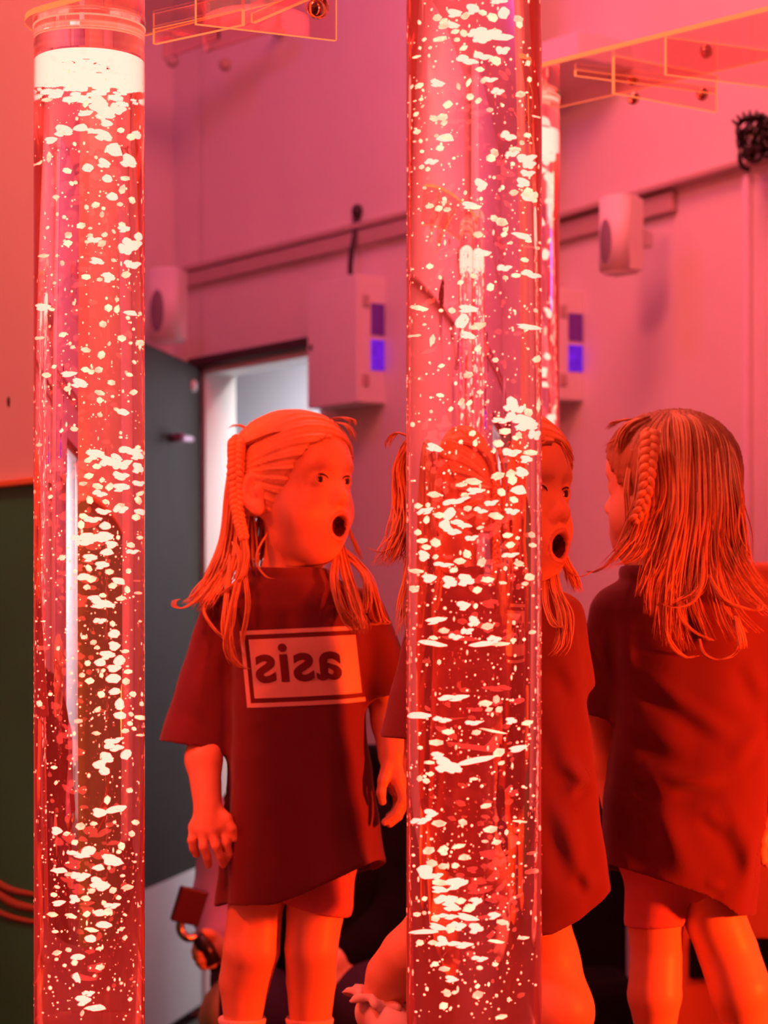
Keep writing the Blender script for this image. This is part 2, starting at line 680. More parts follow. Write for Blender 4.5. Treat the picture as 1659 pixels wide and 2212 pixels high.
bt.lathe([(0, 0.012), (0.015, 0.010), (0.019, 0.0)], 20, Matrix.Translation(q) @ Matrix.Rotation(ang, 4, 'Z') @ Matrix.Rotation(-side * PI / 2, 4, 'X'))
bt.build('door_button', M_white, do)


# ------------------------------------------------------------------ wall speakers
def speaker(name, label, px, py, Y, wpx, hpx, yaw, grille_side, tilt=0.0):
    s = Y / FPX
    wd, ht = wpx * s, hpx * s
    base = P(px, py + hpx / 2, Y)
    root = empty(name, base, label, 'speaker', None)
    M = Matrix.Translation(P(px, py, Y)) @ Matrix.Rotation(yaw, 4, 'Z') @ Matrix.Rotation(tilt, 4, 'X')
    dp = 0.09
    bd = MB()
    prof = []
    n = 10
    for k in range(n + 1):
        a = -PI / 2 + PI * k / n
        prof.append((wd / 2 * math.sin(a), -dp * 0.55 - dp * 0.35 * math.cos(a) ** 0.8))
    prof = [(wd / 2, 0.0)] + prof[::-1] + [(-wd / 2, 0.0)]
    t = bmesh.new()
    lo = [t.verts.new((x, y, -ht / 2)) for x, y in prof]
    hi = [t.verts.new((x, y, ht / 2)) for x, y in prof]
    t.faces.new(lo)
    t.faces.new(hi[::-1])
    m = len(prof)
    for k in range(m):
        f = t.faces.new((lo[k], lo[(k + 1) % m], hi[(k + 1) % m], hi[k]))
        f.smooth = 0 < k < m - 2
    bmesh.ops.recalc_face_normals(t, faces=t.faces[:])
    bmesh.ops.bevel(t, geom=[e for e in t.edges if abs(e.verts[0].co.z - e.verts[1].co.z) < 1e-6], offset=0.008, segments=2, affect='EDGES')
    bd._merge(t, M)
    bd.build('cabinet', M_offwhite, root)
    g = MB()
    g.ellipsoid((0, 0, 0), (1, 1, 1), sub=3)
    bmesh.ops.transform(g.bm, matrix=M @ Matrix.Translation((wd * 0.1 * grille_side, -dp * 0.82, -ht * 0.1)) @ Matrix.Rotation(0.25 * grille_side, 4, 'Z') @ Matrix.Diagonal((wd * 0.26, 0.012, ht * 0.34, 1)), verts=g.bm.verts)
    g.build('grille', M_grille, root)
    br = MB()
    br.box((wd * 0.4, 0.07, ht * 0.22), M, (0, 0.035, 0), bevel=0.005)
    br.build('bracket', M_offwhite, root)
    return root


speaker('wall_speaker', 'pale wall speaker in the corner above the open dark door', 371, 663, 6.45, 74, 158, math.radians(-22), -1)
speaker('wall_speaker', 'pale wall speaker on the right wall under the rail, above the girl seen from behind', 1360, 512, 5.3, 78, 168, math.radians(-48), -1)


# ------------------------------------------------------------------ wall boxes with violet labels
def wall_box(name, label, px_l, px_k, py_t, py_b, W, P0, D, dep):
    tk, pk = on_wall(px_k, P0, D)
    tl, pl = on_wall(px_l, P0, D)
    # the front stands dep in front of the wall: shift so that the front corner projects to px_k
    for it in range(6):
        q = W @ Vector((tk, dep, 0))
        qx = q.x / q.y * FPX + 829.5
        tk += (px_k - qx) / FPX * q.y / D[0]
        q2 = W @ Vector((tl, dep, 0))
        tl += (px_l - (q2.x / q2.y * FPX + 829.5)) / FPX * q2.y / D[0]
    q = W @ Vector((tk, dep, 0))
    zt_, zb_ = P(px_k, py_t, q.y)[2], P(px_k, py_b, q.y)[2]
    root = empty(name, W @ Vector(((tk + tl) / 2, 0, zb_)), label, 'cabinet')
    b_ = MB()
    b_.box((tk - tl, dep - 0.008, zt_ - zb_), W, ((tk + tl) / 2, (dep - 0.008) / 2, (zt_ + zb_) / 2), bevel=0.003)
    b_.build('body', M_offwhite, root)
    f_ = MB()
    f_.box((tk - tl, 0.008, zt_ - zb_), W, ((tk + tl) / 2, dep - 0.004, (zt_ + zb_) / 2), bevel=0.0025)
    dr = f_.build('door', M_offwhite, root)
    k_ = MB()
    k_.ellipsoid(W @ Vector((tl + 0.02, dep + 0.001, zb_ + (zt_ - zb_) * 0.49)), (0.006, 0.006, 0.009))
    k_.build('lock', M_cable, dr)
    for fz in (0.18, 0.80):
        h_ = MB()
        h_.box((0.006, 0.02, 0.03), W, (tk + 0.003, dep - 0.028, zb_ + (zt_ - zb_) * fz), bevel=0.002)
        h_.build('hinge', M_trunk, root)
    l_ = MB()
    hh = zt_ - zb_
    l_.box((0.003, dep * 0.46, hh * 0.24), W, (tk + 0.0015, dep * 0.28, zb_ + hh * 0.38), mi=0)
    l_.box((0.003, dep * 0.46, hh * 0.25), W, (tk + 0.0015, dep * 0.28, zb_ + hh * 0.66), mi=1)
    l_.build('label', [M_violet_lit, M_violet], root)
    return root


M_violet_lit = emit_mat('painted_label_glow', (0.17, 0.012, 0.58), 1.0, 0.2, 60)  # violet glow of the label, painted in as emission
wall_box('wall_cabinet', 'shallow pale wall cabinet beside the doorway, full front in view, violet label on its side', 664, 771, 592, 868, W1, P1, D1, 0.095)
wall_box('wall_cabinet', 'shallow pale wall cabinet half hidden behind the clear tubes, violet strip showing', 1085, 1196, 622, 862, W2, P2, D2, 0.095)

# socket and cord above the first cabinet
cd = MB()
tq, pq = on_wall(772, P1, D1)
q = W1 @ Vector((tq, 0.02, 0))
yq = q.y
cd.ellipsoid(P(772, 457, yq), (0.017, 0.02, 0.021))
cd.tube(spline([P(770, 470, yq), P(768, 500, yq - .02), P(760, 540, yq - .03), P(757, 570, yq - .03), P(757, 592, yq - .02)], 16), [0.012, 0.010] + [0.0075] * 14, 8)
tag(cd.build('power_cord', M_cable), 'dark plug and hanging cord above the wall cabinet beside the doorway', 'cord')

# black coiled bundle at the right rail
cb = MB()
rr = random.Random(5)
yb = 5.0
for k in range(22):
    cx, cy = 1640 + rr.uniform(-40, 60), 296 + rr.uniform(-26, 20)
    ra, rb_ = rr.uniform(12, 30), rr.uniform(14, 36)
    a0 = rr.uniform(0, 6.28)
    pts = [P(cx + ra * math.cos(a0 + i * .55), cy + rb_ * math.sin(a0 + i * .55), yb + rr.uniform(-.03, .03)) for i in range(12)]
    cb.tube(spline(pts, 30), 0.006, 6)
cb.tube(spline([P(1600, 320, yb), P(1598, 345, yb), P(1606, 362, yb), P(1620, 366, yb)], 14), 0.006, 6)
for k in range(7):
    a0 = -2.6 + k * 0.28
    cb.tube([P(1625 + 30 * math.cos(a0), 290 + 30 * math.sin(a0), yb), P(1625 + 55 * math.cos(a0 + .1), 290 + 52 * math.sin(a0 + .1), yb)], [0.006, 0.003], 6)
tag(cb.build('cable_bundle', M_blackgl), 'tangled black coiled bundle hanging at the rail of the right wall', 'cable')

# ------------------------------------------------------------------ platform, padded panel, sofa
pf = MB()
pf.box((3.6, 1.95, 0.52), loc=(0.0, 2.465, 0.30), bevel=0.03, seg=3)
pfm = pf.build('padded_platform', M_platform)
tag(pfm, 'low red padded platform the girls stand on around the bubble tubes', 'platform')

pn = MB()
y_p = 4.5
x0, x1 = P(1395, HZ, y_p)[0], P(1980, HZ, y_p)[0]
z1 = P(1640, 1214, y_p)[2]
pn.box((x1 - x0, 0.07, z1), loc=((x0 + x1) / 2, y_p + 0.035, z1 / 2), bevel=0.015, seg=3)
pno = pn.build('crash_mat', M_vinyl_red, loc=((x0 + x1) / 2, y_p, 0))
tag(pno, 'bright orange red upright crash mat behind the girl seen from behind', 'mat')
bk = MB()
bx0, bx1 = P(1488, HZ, y_p)[0], P(1720, HZ, y_p)[0]
bz0, bz1 = P(1600, 2112, y_p)[2], P(1600, 2026, y_p)[2]
bk.box((bx1 - bx0, 0.012, bz1 - bz0), loc=((bx0 + bx1) / 2, y_p - 0.004, (bz0 + bz1) / 2), bevel=0.003)
bk.build('black_strip', M_black, pno)

sf = empty('sofa', (0.25, 5.05, 0), 'black upholstered sofa behind the girls against the far wall', 'sofa')
s_x0, s_x1 = P(770, HZ, 5.1)[0], P(1352, HZ, 5.1)[0]
sz = P(0, 1612, 5.1)[2]
m_ = MB()
m_.box((s_x1 - s_x0, 0.16, sz - 0.1), loc=((s_x0 + s_x1) / 2, 5.14, (sz + 0.1) / 2), bevel=0.03, seg=3)
m_.build('backrest', M_black, sf)
m_ = MB()
m_.box((s_x1 - s_x0, 0.28, 0.22), loc=((s_x0 + s_x1) / 2, 4.93, 0.30), bevel=0.04, seg=3)
m_.build('seat', M_black, sf)
for sx in (s_x0 + 0.03, s_x1 - 0.03):
    for sy in (4.82, 5.15):
        m_ = MB()
        m_.tube([(sx, sy, 0), (sx, sy, 0.2)], [0.02, 0.025], 10)
        m_.build('leg', M_blackgl, sf)

# ------------------------------------------------------------------ bubble tubes
G_out = glass_mat('glowing_acrylic', 1.49, (1, 0.97, 0.96), vol=(1.7, 0.045, 0.03))  # volume emission paints in the red light scattered inside the tube
G_air = glass_mat('acrylic_air_side', 1.0 / 1.49)
G_wat = glass_mat('water', 1.33 / 1.49)
G_top = glass_mat('water_surface', 1.33)
G_slab = glass_mat('acrylic_sheet', 1.45, (1, 0.86, 0.82), 0.01)
M_edge = emit_mat('painted_edge_glow', (1.0, 0.16, 0.05), 1.6)  # emission paints in the tube light caught by the sheet edges
M_bub = emit_mat('glowing_bubble', (1.0, 0.058, 0.044), 16.5, 0.25, 45)
M_bubf = emit_mat('glowing_fine_bubble', (1.0, 0.065, 0.040), 14, 0.4, 60)
M_foam = emit_mat('glowing_foam', (1.0, 0.06, 0.047), 17.0, 0.1, 45)
M_rim = emit_mat('painted_rim_glow', (1.0, 0.36, 0.22), 0.9)  # pale highlight along the tube rim, painted as emission
R_OUT, R_IN = 0.0725, 0.0675

bub_mesh = []
for v in range(6):
    b_ = MB()
    if v < 4:
        b_.ellipsoid((0, 0, 0), (1, 1, 1), sub=2, noise=0.10 + 0.04 * v, rng=random.Random(v))
    else:
        rr = random.Random(40 + v)
        for k in range(9):
            s_ = rr.uniform(0.3, 0.55)
            b_.ellipsoid((rr.uniform(-.6, .6), rr.uniform(-.5, .5), rr.uniform(-.6, .6)), (s_, s_, s_ * rr.uniform(.7, 1)), sub=2, noise=0.15, rng=rr)
    bmesh.ops.recalc_face_normals(b_.bm, faces=b_.bm.faces[:])
    me = bpy.data.meshes.new('bubble')
    b_.bm.to_mesh(me)
    b_.bm.free()
    me.materials.append(M_bub)
    bub_mesh.append(me)


def in_tube(px, py, pxc, Y, rng, hw):
    """place inside the water where light leaving it is seen at (px, py); None if outside"""
    az = math.atan2((pxc - 829.5), FPX)
    u = (px - pxc) / FPX * Y
    lim = R_OUT * 0.955
    u = max(-lim, min(lim, u))
    i = math.asin(min(1, abs(u) / R_OUT))
    r = math.asin(min(1, abs(u) / R_OUT / 1.33))
    dl_ = i - r
    b = min(R_OUT * math.sin(r), R_IN - hw - 0.001)
    t = rng.uniform(-0.45, 0.3) * math.sqrt(max(0, (R_IN - hw) ** 2 - b * b))
    x = b * math.cos(dl_) - t * math.sin(dl_)
    y = b * math.sin(dl_) + t * math.cos(dl_)
    if u < 0:
        x = -x
    X = (pxc - 829.5) / FPX * Y + x * math.cos(az) + y * math.sin(az)
    Yw = Y - x * math.sin(az) + y * math.cos(az)
    zz = P(px, py, Y)[2]
    return Vector((X, Yw, zz))


def bubble_tube(label, pxc, Y, z0, zw, zt, bubbles, seed, n_fine, foam=True, n_extra=0, R=R_OUT, reach=(0, 2212)):
    rng = random.Random(seed)
    k = R / R_OUT
    x = (pxc - 829.5) / FPX * Y
    ctr = Vector((x, Y, z0))
    root = empty('bubble_tube', ctr, label, 'bubble tube', 'lit bubble tubes')
    M = Matrix.Translation((x, Y, 0))
    b_ = MB()
    b_.lathe([(0, z0), (0.11 * k, z0), (0.115 * k, z0 + 0.01), (0.115 * k, z0 + 0.018), (0.10 * k, z0 + 0.022), (R + 0.004, z0 + 0.024), (R + 0.004, z0 + 0.03), (0, z0 + 0.03)], 40, M)
    b_.build('base', M_white, root)
    zb = z0 + 0.0325
    w_ = MB()
    w_.lathe([(R, zb), (R, zt)], 96, M, 0)
    w_.lathe([(R_IN * k, zt), (R_IN * k, zw)], 96, M, 1)
    w_.lathe([(R, zt), (R_IN * k, zt)], 96, M, 0)
    w_.lathe([(R_IN * k, zb), (R, zb)], 96, M, 0)
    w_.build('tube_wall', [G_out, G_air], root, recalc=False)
    # water: the wetted inner surface and the open surface on top
    w_ = MB()
    ri = R_IN * k
    w_.lathe([(0, zb + 0.001), (ri, zb + 0.001), (ri, zw)], 96, M, 0)
    w_.lathe([(ri, zw), (0, zw)], 96, M, 1)
    bmesh.ops.remove_doubles(w_.bm, verts=w_.bm.verts[:], dist=1e-5)
    w_.build('water', [G_wat, G_top], root)
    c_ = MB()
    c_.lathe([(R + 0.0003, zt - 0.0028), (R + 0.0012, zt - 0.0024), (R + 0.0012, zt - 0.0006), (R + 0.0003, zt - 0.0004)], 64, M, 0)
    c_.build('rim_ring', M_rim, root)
    if foam:
        f_ = MB()
        f_.lathe([(ri * .5, zw - 0.006), (ri * .7, zw - 0.009), (ri * 0.975, zw - 0.010), (ri * 0.985, zw - 0.004), (ri * 0.97, zw - 0.002), (ri * .5, zw - 0.002), (ri * .5, zw - 0.006)], 48, M)
        for q in range(210):
            a = rng.uniform(0, 2 * PI)
            rr_ = ri * 0.9 * math.sqrt(rng.random())
            s_ = rng.uniform(0.002, 0.0055)
            dz_ = rng.random() ** 1.7 * 0.026
            f_.ellipsoid((x + rr_ * math.cos(a), Y + rr_ * math.sin(a), zw - 0.012 - dz_), (s_ * 1.3, s_ * 1.3, s_ * .8), sub=1)
        fo = f_.build('foam', M_foam, root)
        fo['kind'] = 'stuff'
    # bubbles: the largest as parts, the rest as one
    lst = sorted(bubbles, key=lambda q: -q[2] * q[3])
    fine = MB()
    put = 0
    for (px, py, hw, hh) in lst:
        hw, hh = hw * 1.22, hh * 1.2
        sx = hw / FPX * Y / 1.33
        sz_ = hh / FPX * Y
        if abs(px - pxc) / FPX * Y > R:
            continue
        q = in_tube(px, py, pxc, Y, rng, min(sx, 0.02))
        if q.z > zw - 0.01:
            continue
        sy = max(0.0012, min(sx, sz_) * rng.uniform(.7, 1.0))
        big = hw > 16 and hh > 8
        if put < 100:
            o = bpy.data.objects.new('bubble', bub_mesh[rng.choice((4, 5)) if big else rng.randrange(4)])
            C.objects.link(o)
            o.parent = root
            o.matrix_parent_inverse = Matrix.Translation(ctr).inverted()
            o.location = q
            o.rotation_euler = (0, rng.uniform(-.35, .35), rng.uniform(-.4, .4))
            o.scale = (max(sx, .001), sy, max(sz_ * .92, .0009))
            put += 1
        else:
            fine.ellipsoid(q, (max(sx, .0008), sy, max(sz_, .0008)), Matrix.Rotation(rng.uniform(-.4, .4), 4, 'Y'), sub=1, noise=.12, rng=rng)
    for q_ in range(n_fine):
        px = pxc + rng.uniform(-.93, .93) * R / Y * FPX
        py = rng.uniform(*reach)
        q = in_tube(px, py, pxc, Y, rng, 0.003)
        if q.z > zw - 0.02:
            continue
        s_ = rng.choice((.0006, .0007, .0009, .0012))
        fine.ellipsoid(q, (s_, s_, s_ * rng.uniform(.9, 1.5)), sub=1)
    for q_ in range(n_fine // 2):
        a = rng.uniform(0, 2 * PI)
        s_ = rng.choice((.0006, .0008, .0010, .0013))
        fine.ellipsoid((x + (ri - .0012) * math.cos(a), Y + (ri - .0012) * math.sin(a), rng.uniform(max(zb + .01, z_at(reach[1], Y)), min(zw - .03, z_at(reach[0], Y)))), (s_, s_, s_ * rng.uniform(1.2, 3.0)), sub=1)
    fo = fine.build('fine_bubbles', M_bubf, root)
    fo['kind'] = 'stuff'
    return root


def crop(lst, ox, oy, sc):
    return [(ox + a / sc, oy + b / sc, c / sc, d / sc) for a, b, c, d in lst]


mid = crop([(550,40,70,40),(355,90,40,30),(430,165,60,30),(190,155,18,20),(540,230,70,30),(430,215,40,22),(720,120,70,50),(800,75,40,25),(630,165,35,35),(890,160,50,40),(915,230,35,30),(1000,130,45,50),(1150,110,40,40),(1145,225,35,28),(980,15,110,35),(850,330,120,70),(740,280,70,50),(980,300,90,28),(790,380,80,45),(1000,450,60,50),(390,325,65,25),(540,345,40,22),(620,355,35,35),(555,395,30,20),(235,300,20,20),(185,355,15,15),(420,380,15,20),(160,470,50,12),(290,515,14,18),(325,560,12,12),(620,490,40,22),(650,575,100,45),(800,530,90,40),(930,535,40,40),(905,620,50,22),(770,655,40,22),(870,715,70,30),(185,725,38,25),(90,710,15,20),(390,770,85,35),(225,785,12,14),(665,750,22,35),(800,795,25,25),(950,845,60,40),(1155,880,50,28),(205,870,20,16),(215,915,12,16),(570,850,22,28),(470,995,42,35),(680,915,38,28),(755,950,25,28),(865,1020,32,20),(165,1035,30,20),(160,1160,32,22),(340,1110,45,28),(415,1085,50,32),(440,1245,55,38),(460,1270,50,25),(360,1270,22,18),(1035,1320,75,50),(1175,1300,22,22),(215,1330,22,20),(222,1390,20,18),(405,1345,14,18),(395,1415,40,28),(320,1515,65,35),(275,1565,22,20),(910,1440,35,40),(870,1530,45,35),(1080,1475,70,35),(1100,1415,60,22),(1225,1480,95,50),(1240,1560,70,50),(1230,1620,70,40),(1200,1700,70,45),(1230,1800,50,50),(1290,1830,35,30),(1075,1570,22,18),(905,1675,16,16),(240,1710,16,16),(435,1840,22,20),(435,1895,25,18),(300,1945,40,25),(385,1965,40,25),(460,1970,35,22),(800,1735,60,60),(690,1905,70,35),(985,1770,18,22),(1090,1805,35,28),(955,1830,14,18),(905,2055,35,28),(975,2080,50,40),(1015,2135,22,22),(430,1110,30,25),(1230,560,28,24),(1240,730,26,22),(1230,1210,30,20)], 860, 0, 4.366)
mid += crop([(775,25,30,25),(815,60,20,15),(630,300,18,16),(740,305,60,18),(480,312,32,16),(450,110,40,15),(520,420,60,22),(758,422,20,14),(190,495,26,14),(635,518,45,25),(705,520,25,14),(800,520,55,25),(640,548,16,12),(550,610,20,25),(250,548,10,14),(450,560,22,14),(375,598,20,12),(120,720,58,14),(320,740,22,16),(255,738,12,10),(440,755,70,22),(385,820,30,40),(480,835,45,18),(435,895,50,20),(790,835,68,14),(820,740,15,12),(205,930,18,28),(475,970,18,18),(830,1020,20,20),(420,1140,30,18),(255,1065,16,12),(580,1045,18,14),(345,1195,10,12),(250,1248,22,12),(490,1228,18,12),(380,1300,16,20),(425,1295,14,18),(690,1320,50,42),(720,1350,45,30),(780,1345,22,22),(620,1420,55,22),(700,1410,60,40),(790,1420,80,45),(835,1310,18,36),(640,1465,30,20),(720,1490,18,20),(695,1515,16,12),(820,1500,45,40),(315,1350,14,14),(85,1415,12,14),(200,1360,12,10),(445,1497,22,15),(375,1540,12,12),(460,1550,14,18),(600,1550,35,18),(235,1575,60,22),(790,1595,42,16),(680,1605,50,32),(775,1635,45,22)], 860, 400, 2.765)
mid += crop([(940,735,45,22),(1030,720,35,25),(1040,765,35,28),(1105,705,40,30),(770,765,48,22),(690,795,40,14),(805,828,60,22),(500,855,42,18),(1085,830,40,32),(965,850,30,25),(1050,900,35,20),(715,860,25,20),(660,915,95,26),(610,990,30,40),(450,980,65,30),(395,935,28,20),(540,1000,32,20),(820,980,45,25),(900,930,50,25),(925,1010,48,22),(735,960,28,18),(1045,985,42,30),(455,1040,25,20),(690,1070,70,28),(585,1075,35,40),(625,1125,65,35),(820,1095,30,10),(385,1115,20,20),(1010,1140,30,18),(1175,1135,20,20),(765,1170,45,25),(420,1175,40,16),(515,1195,35,28),(450,1220,32,18),(1030,1205,25,22),(1185,1205,22,14),(435,1280,35,35),(515,1290,18,18),(730,1275,30,25),(680,1320,35,20),(830,1330,28,25),(1030,1285,60,22),(1085,1335,32,20),(570,1350,62,22),(640,1385,30,18),(375,1385,50,14),(470,1435,40,28),(630,1465,60,40),(740,1450,60,40),(875,1450,40,18),(980,1470,25,10),(1160,1430,30,25),(1130,1475,25,12),(800,1520,32,22),(365,1510,40,25),(720,1625,45,32),(790,1630,15,18),(580,1645,12,10),(540,1725,75,22),(790,1740,45,35),(870,1770,40,22),(570,1800,35,18),(650,1850,45,28),(735,1810,45,28),(495,1890,80,16),(500,1850,32,12),(840,1895,90,16),(960,1895,60,12),(920,1870,45,32),(1185,1815,18,14),(1045,1865,22,14),(1050,1745,12,14)], 780, 800, 3.19)
mid += crop([(440,45,90,30),(645,65,45,18),(670,108,25,12),(740,105,25,18),(720,35,25,25),(200,155,68,20),(360,180,62,25),(570,205,55,22),(830,178,48,22),(930,208,35,15),(400,250,50,16),(590,262,28,18),(700,262,80,8),(935,275,12,10),(320,335,45,20),(205,380,15,12),(340,410,50,25),(400,480,85,50),(460,500,60,35),(590,460,100,18),(740,400,40,25),(868,368,58,20),(755,470,22,14),(270,470,35,12),(210,570,22,18),(250,595,25,18),(280,548,22,14),(570,572,28,10),(900,630,12,10),(650,762,35,16),(295,815,50,30),(215,870,75,30),(335,890,42,20),(495,880,28,20),(685,910,42,22),(880,875,45,8),(470,1020,45,14),(645,998,22,10),(725,1010,32,14),(865,1000,14,10),(265,1055,48,22),(365,1045,30,28),(370,1085,22,14),(505,1085,38,20),(290,1155,38,22),(365,1165,35,18),(445,1160,22,18),(240,1215,40,50),(320,1230,50,30),(340,1285,50,20),(480,1275,85,36),(360,1335,60,22),(390,1400,80,50),(440,1450,70,30),(480,1390,30,22),(600,1395,45,26),(540,1460,40,25),(235,1405,18,14),(235,1495,14,12),(400,1500,70,25),(310,1520,30,20),(530,1525,60,20),(600,1560,58,33),(720,1475,50,22),(760,1540,40,18),(330,1570,55,20),(180,1525,20,14),(410,1610,30,30),(460,1600,50,40),(370,1685,45,35),(230,1635,90,14),(205,1700,25,18),(285,1715,25,16),(480,1725,75,30),(720,1680,50,12),(905,1655,40,10),(610,1800,50,25),(610,1835,22,14),(715,1850,18,14),(303,1860,20,16),(370,1860,35,16),(435,1920,55,22),(595,2035,35,25),(595,1997,16,14),(390,2025,25,25),(440,2020,18,12),(250,2020,10,14),(725,2050,10,12),(365,2110,28,22),(410,2145,8,16),(755,2155,45,14),(590,2115,8,10)], 840, 1500, 3.107)

left = crop([(370,430,12,14),(440,430,45,34),(470,460,50,32),(510,470,35,28),(370,480,28,10),(200,412,25,8),(285,535,42,25),(350,545,25,16),(410,545,30,14),(460,530,25,14),(600,535,20,16),(575,548,18,14),(520,560,18,10),(220,600,25,14),(460,590,45,22),(495,615,25,30),(320,590,8,8),(275,580,8,6),(210,670,12,20),(575,655,35,28),(460,685,30,20),(380,720,20,16),(290,740,20,12),(465,750,20,16),(415,660,7,7),(540,765,22,10),(530,795,14,18),(310,800,10,10),(325,762,8,8),(240,825,14,8),(487,825,22,16),(570,850,14,16),(520,862,14,8),(412,875,18,12),(373,888,10,10),(447,890,8,8),(440,927,10,12),(350,955,18,12),(390,965,8,6),(205,968,7,7),(275,915,8,8),(247,915,6,8),(530,945,14,12),(545,970,30,14),(390,995,10,10),(452,995,12,10),(490,1000,7,10),(298,1022,16,14),(410,1028,28,16),(440,1055,18,14),(295,1053,20,12),(375,1052,10,8),(575,1050,45,32),(550,1060,30,30),(600,1000,20,16),(185,1080,18,8),(430,1112,35,14),(490,1120,10,8),(575,1135,40,22),(270,1135,10,10),(372,1185,18,12),(545,1170,18,14),(475,1195,30,22),(430,1205,12,8),(235,1215,8,6)], 0, 0, 2.0)
left += crop([(300,110,38,24),(360,130,18,12),(760,150,30,22),(820,140,20,24),(820,80,16,14),(915,165,45,18),(985,150,14,12),(520,120,12,12),(725,255,28,20),(440,312,25,16),(350,265,8,10),(935,285,12,10),(855,360,35,20),(990,362,32,22),(915,380,14,10),(765,395,12,14),(510,420,16,12),(600,430,35,16),(715,455,24,28),(980,403,14,12),(945,500,12,14),(385,570,18,14),(330,605,30,16),(485,600,45,18),(600,595,30,18),(640,610,25,16),(690,592,28,22),(580,665,60,32),(475,702,22,18),(780,672,26,20),(940,718,26,18),(910,590,20,14),(700,745,40,16),(700,800,22,20),(790,755,12,10),(860,730,10,12),(865,875,36,20),(815,850,18,12),(700,898,20,14),(520,990,24,18),(435,1010,12,14),(845,1020,10,12),(845,1055,12,10),(965,1115,24,12),(690,1165,70,35),(920,1150,80,35),(830,1195,45,30),(980,1170,50,28),(760,1230,60,35),(860,1260,70,46),(980,1260,48,36),(680,1255,30,18),(625,1320,30,20),(620,1210,30,15),(850,1330,50,40),(870,1400,70,28),(770,1400,25,25),(980,1375,48,26),(685,1400,35,20),(715,1355,18,16),(585,1375,25,14),(700,1455,45,30),(985,1440,38,14),(970,1490,25,28),(740,1505,22,16),(630,1505,25,28),(355,1465,14,14),(850,1570,50,36),(840,1540,35,20),(725,1585,50,28),(990,1570,42,18),(955,1610,30,20),(585,1610,28,20),(650,1640,60,30),(570,1675,25,28),(740,1675,35,25),(560,1770,60,28),(640,1765,75,40),(700,1780,60,30),(760,1750,60,34),(830,1755,12,14),(590,1810,65,22),(780,1810,35,25),(750,1865,35,25),(985,1752,18,12),(915,1815,32,18),(930,1865,50,22),(650,1900,55,26),(730,1950,60,26),(440,1905,24,20),(480,1838,14,8),(625,1980,20,25),(770,2000,28,18),(900,1995,18,18),(530,2000,16,14),(590,2040,40,22),(640,2055,30,22),(830,2065,38,22),(790,2100,35,18),(890,2130,20,25),(610,2110,22,16),(530,2070,10,12),(970,2150,28,10),(660,2190,40,20),(720,2170,25,14),(850,2190,35,15)], 0, 620, 3.252)
left += crop([(560,15,80,22),(525,108,32,20),(590,118,15,14),(440,188,16,10),(597,170,26,20),(490,215,18,12),(510,245,12,10),(598,232,28,22),(575,280,45,22),(655,265,20,10),(625,310,25,25),(460,325,16,14),(525,322,28,18),(597,352,28,18),(540,362,12,10),(530,385,12,12),(370,378,14,8),(430,392,14,12),(668,370,24,12),(655,420,22,16),(470,415,25,14),(595,408,30,22),(530,488,22,16),(600,472,32,16),(695,490,18,14),(740,490,10,10),(265,492,10,8),(625,540,25,28),(740,542,16,12),(210,538,20,14),(510,573,14,14),(630,608,28,18),(687,600,12,12),(740,622,22,12),(680,648,14,12),(655,685,20,12),(700,673,14,10),(505,690,22,10),(412,632,20,12),(740,714,20,6),(600,740,50,20),(595,780,45,28),(660,810,22,25),(570,830,40,30),(520,865,30,20),(548,900,25,20),(285,880,16,8),(297,947,10,10),(680,1010,16,12),(563,1050,16,20),(520,1105,30,22),(610,1095,50,16),(600,1165,10,8),(710,1175,18,14),(490,1178,18,10),(690,1232,18,14),(300,1208,26,20),(350,1222,18,10),(420,1195,22,18),(635,1285,20,18),(390,1280,18,12),(465,1318,30,22),(410,1345,55,20),(575,1365,30,28),(610,1390,25,22),(515,1395,25,16),(310,1418,35,14),(360,1425,20,10),(625,1335,12,10),(420,1465,45,32),(520,1475,45,28),(540,1510,30,25),(480,1525,20,12),(300,1500,16,8),(590,1520,20,14),(670,1525,30,12),(640,1440,14,8),(400,1560,32,22),(450,1555,25,14),(280,1560,15,12),(310,1585,32,14),(620,1560,16,10),(590,1620,38,20),(545,1605,12,12),(520,1650,25,18),(565,1645,22,18),(455,1655,18,14),(370,1645,35,10),(275,1665,24,12),(545,1700,35,16),(635,1728,12,10),(290,1740,18,8),(475,1785,28,18),(520,1815,22,8),(655,1782,12,12),(480,1740,35,10),(300,1848,24,12),(358,1848,14,12),(410,1855,32,14),(525,1930,22,14),(390,1905,16,16),(340,1910,12,8),(295,1895,10,8),(400,1975,16,25),(465,2065,32,20),(450,2115,42,26),(500,2165,40,16),(430,2180,10,14),(685,2112,12,10),(495,1980,8,8),(260,1965,8,8)], 0, 1300, 2.426)

Z_PF = 0.56


def z_at(py, Y):
    return P(0, py, Y)[2]


bubble_tube('nearest and largest bubble tube, in front of the girls, its top out of frame', 1024, 2.33, Z_PF, 2.02, 2.06, mid, 3, 800)
bubble_tube('bubble tube on the left with foam top, in front of the dark door', 193, 2.86, Z_PF, z_at(128, 2.86), z_at(60, 2.86), left, 4, 800)
rr = random.Random(11)


def rand_bubbles(pxc, Y, n, top):
    hw = R_OUT / Y * FPX
    out = []
    for k in range(n):
        out.append((pxc + rr.uniform(-.92, .92) * hw, top + rr.random() ** 1.3 * (1900 - top), rr.uniform(3, 10), rr.uniform(5, 12)))
    return out


bubble_tube('far bubble tube whose right edge shows beside the nearest tube, under its clear bracket', 1121, 3.9, 0.0, z_at(286, 3.9), z_at(211, 3.9), rand_bubbles(1121, 3.9, 130, 310), 5, 150)
bubble_tube('farthest bubble tube, seen only through the water of the nearest tube', 968, 4.12, 0.0, z_at(275, 4.12), z_at(150, 4.12), rand_bubbles(968, 4.12, 130, 300), 6, 150)


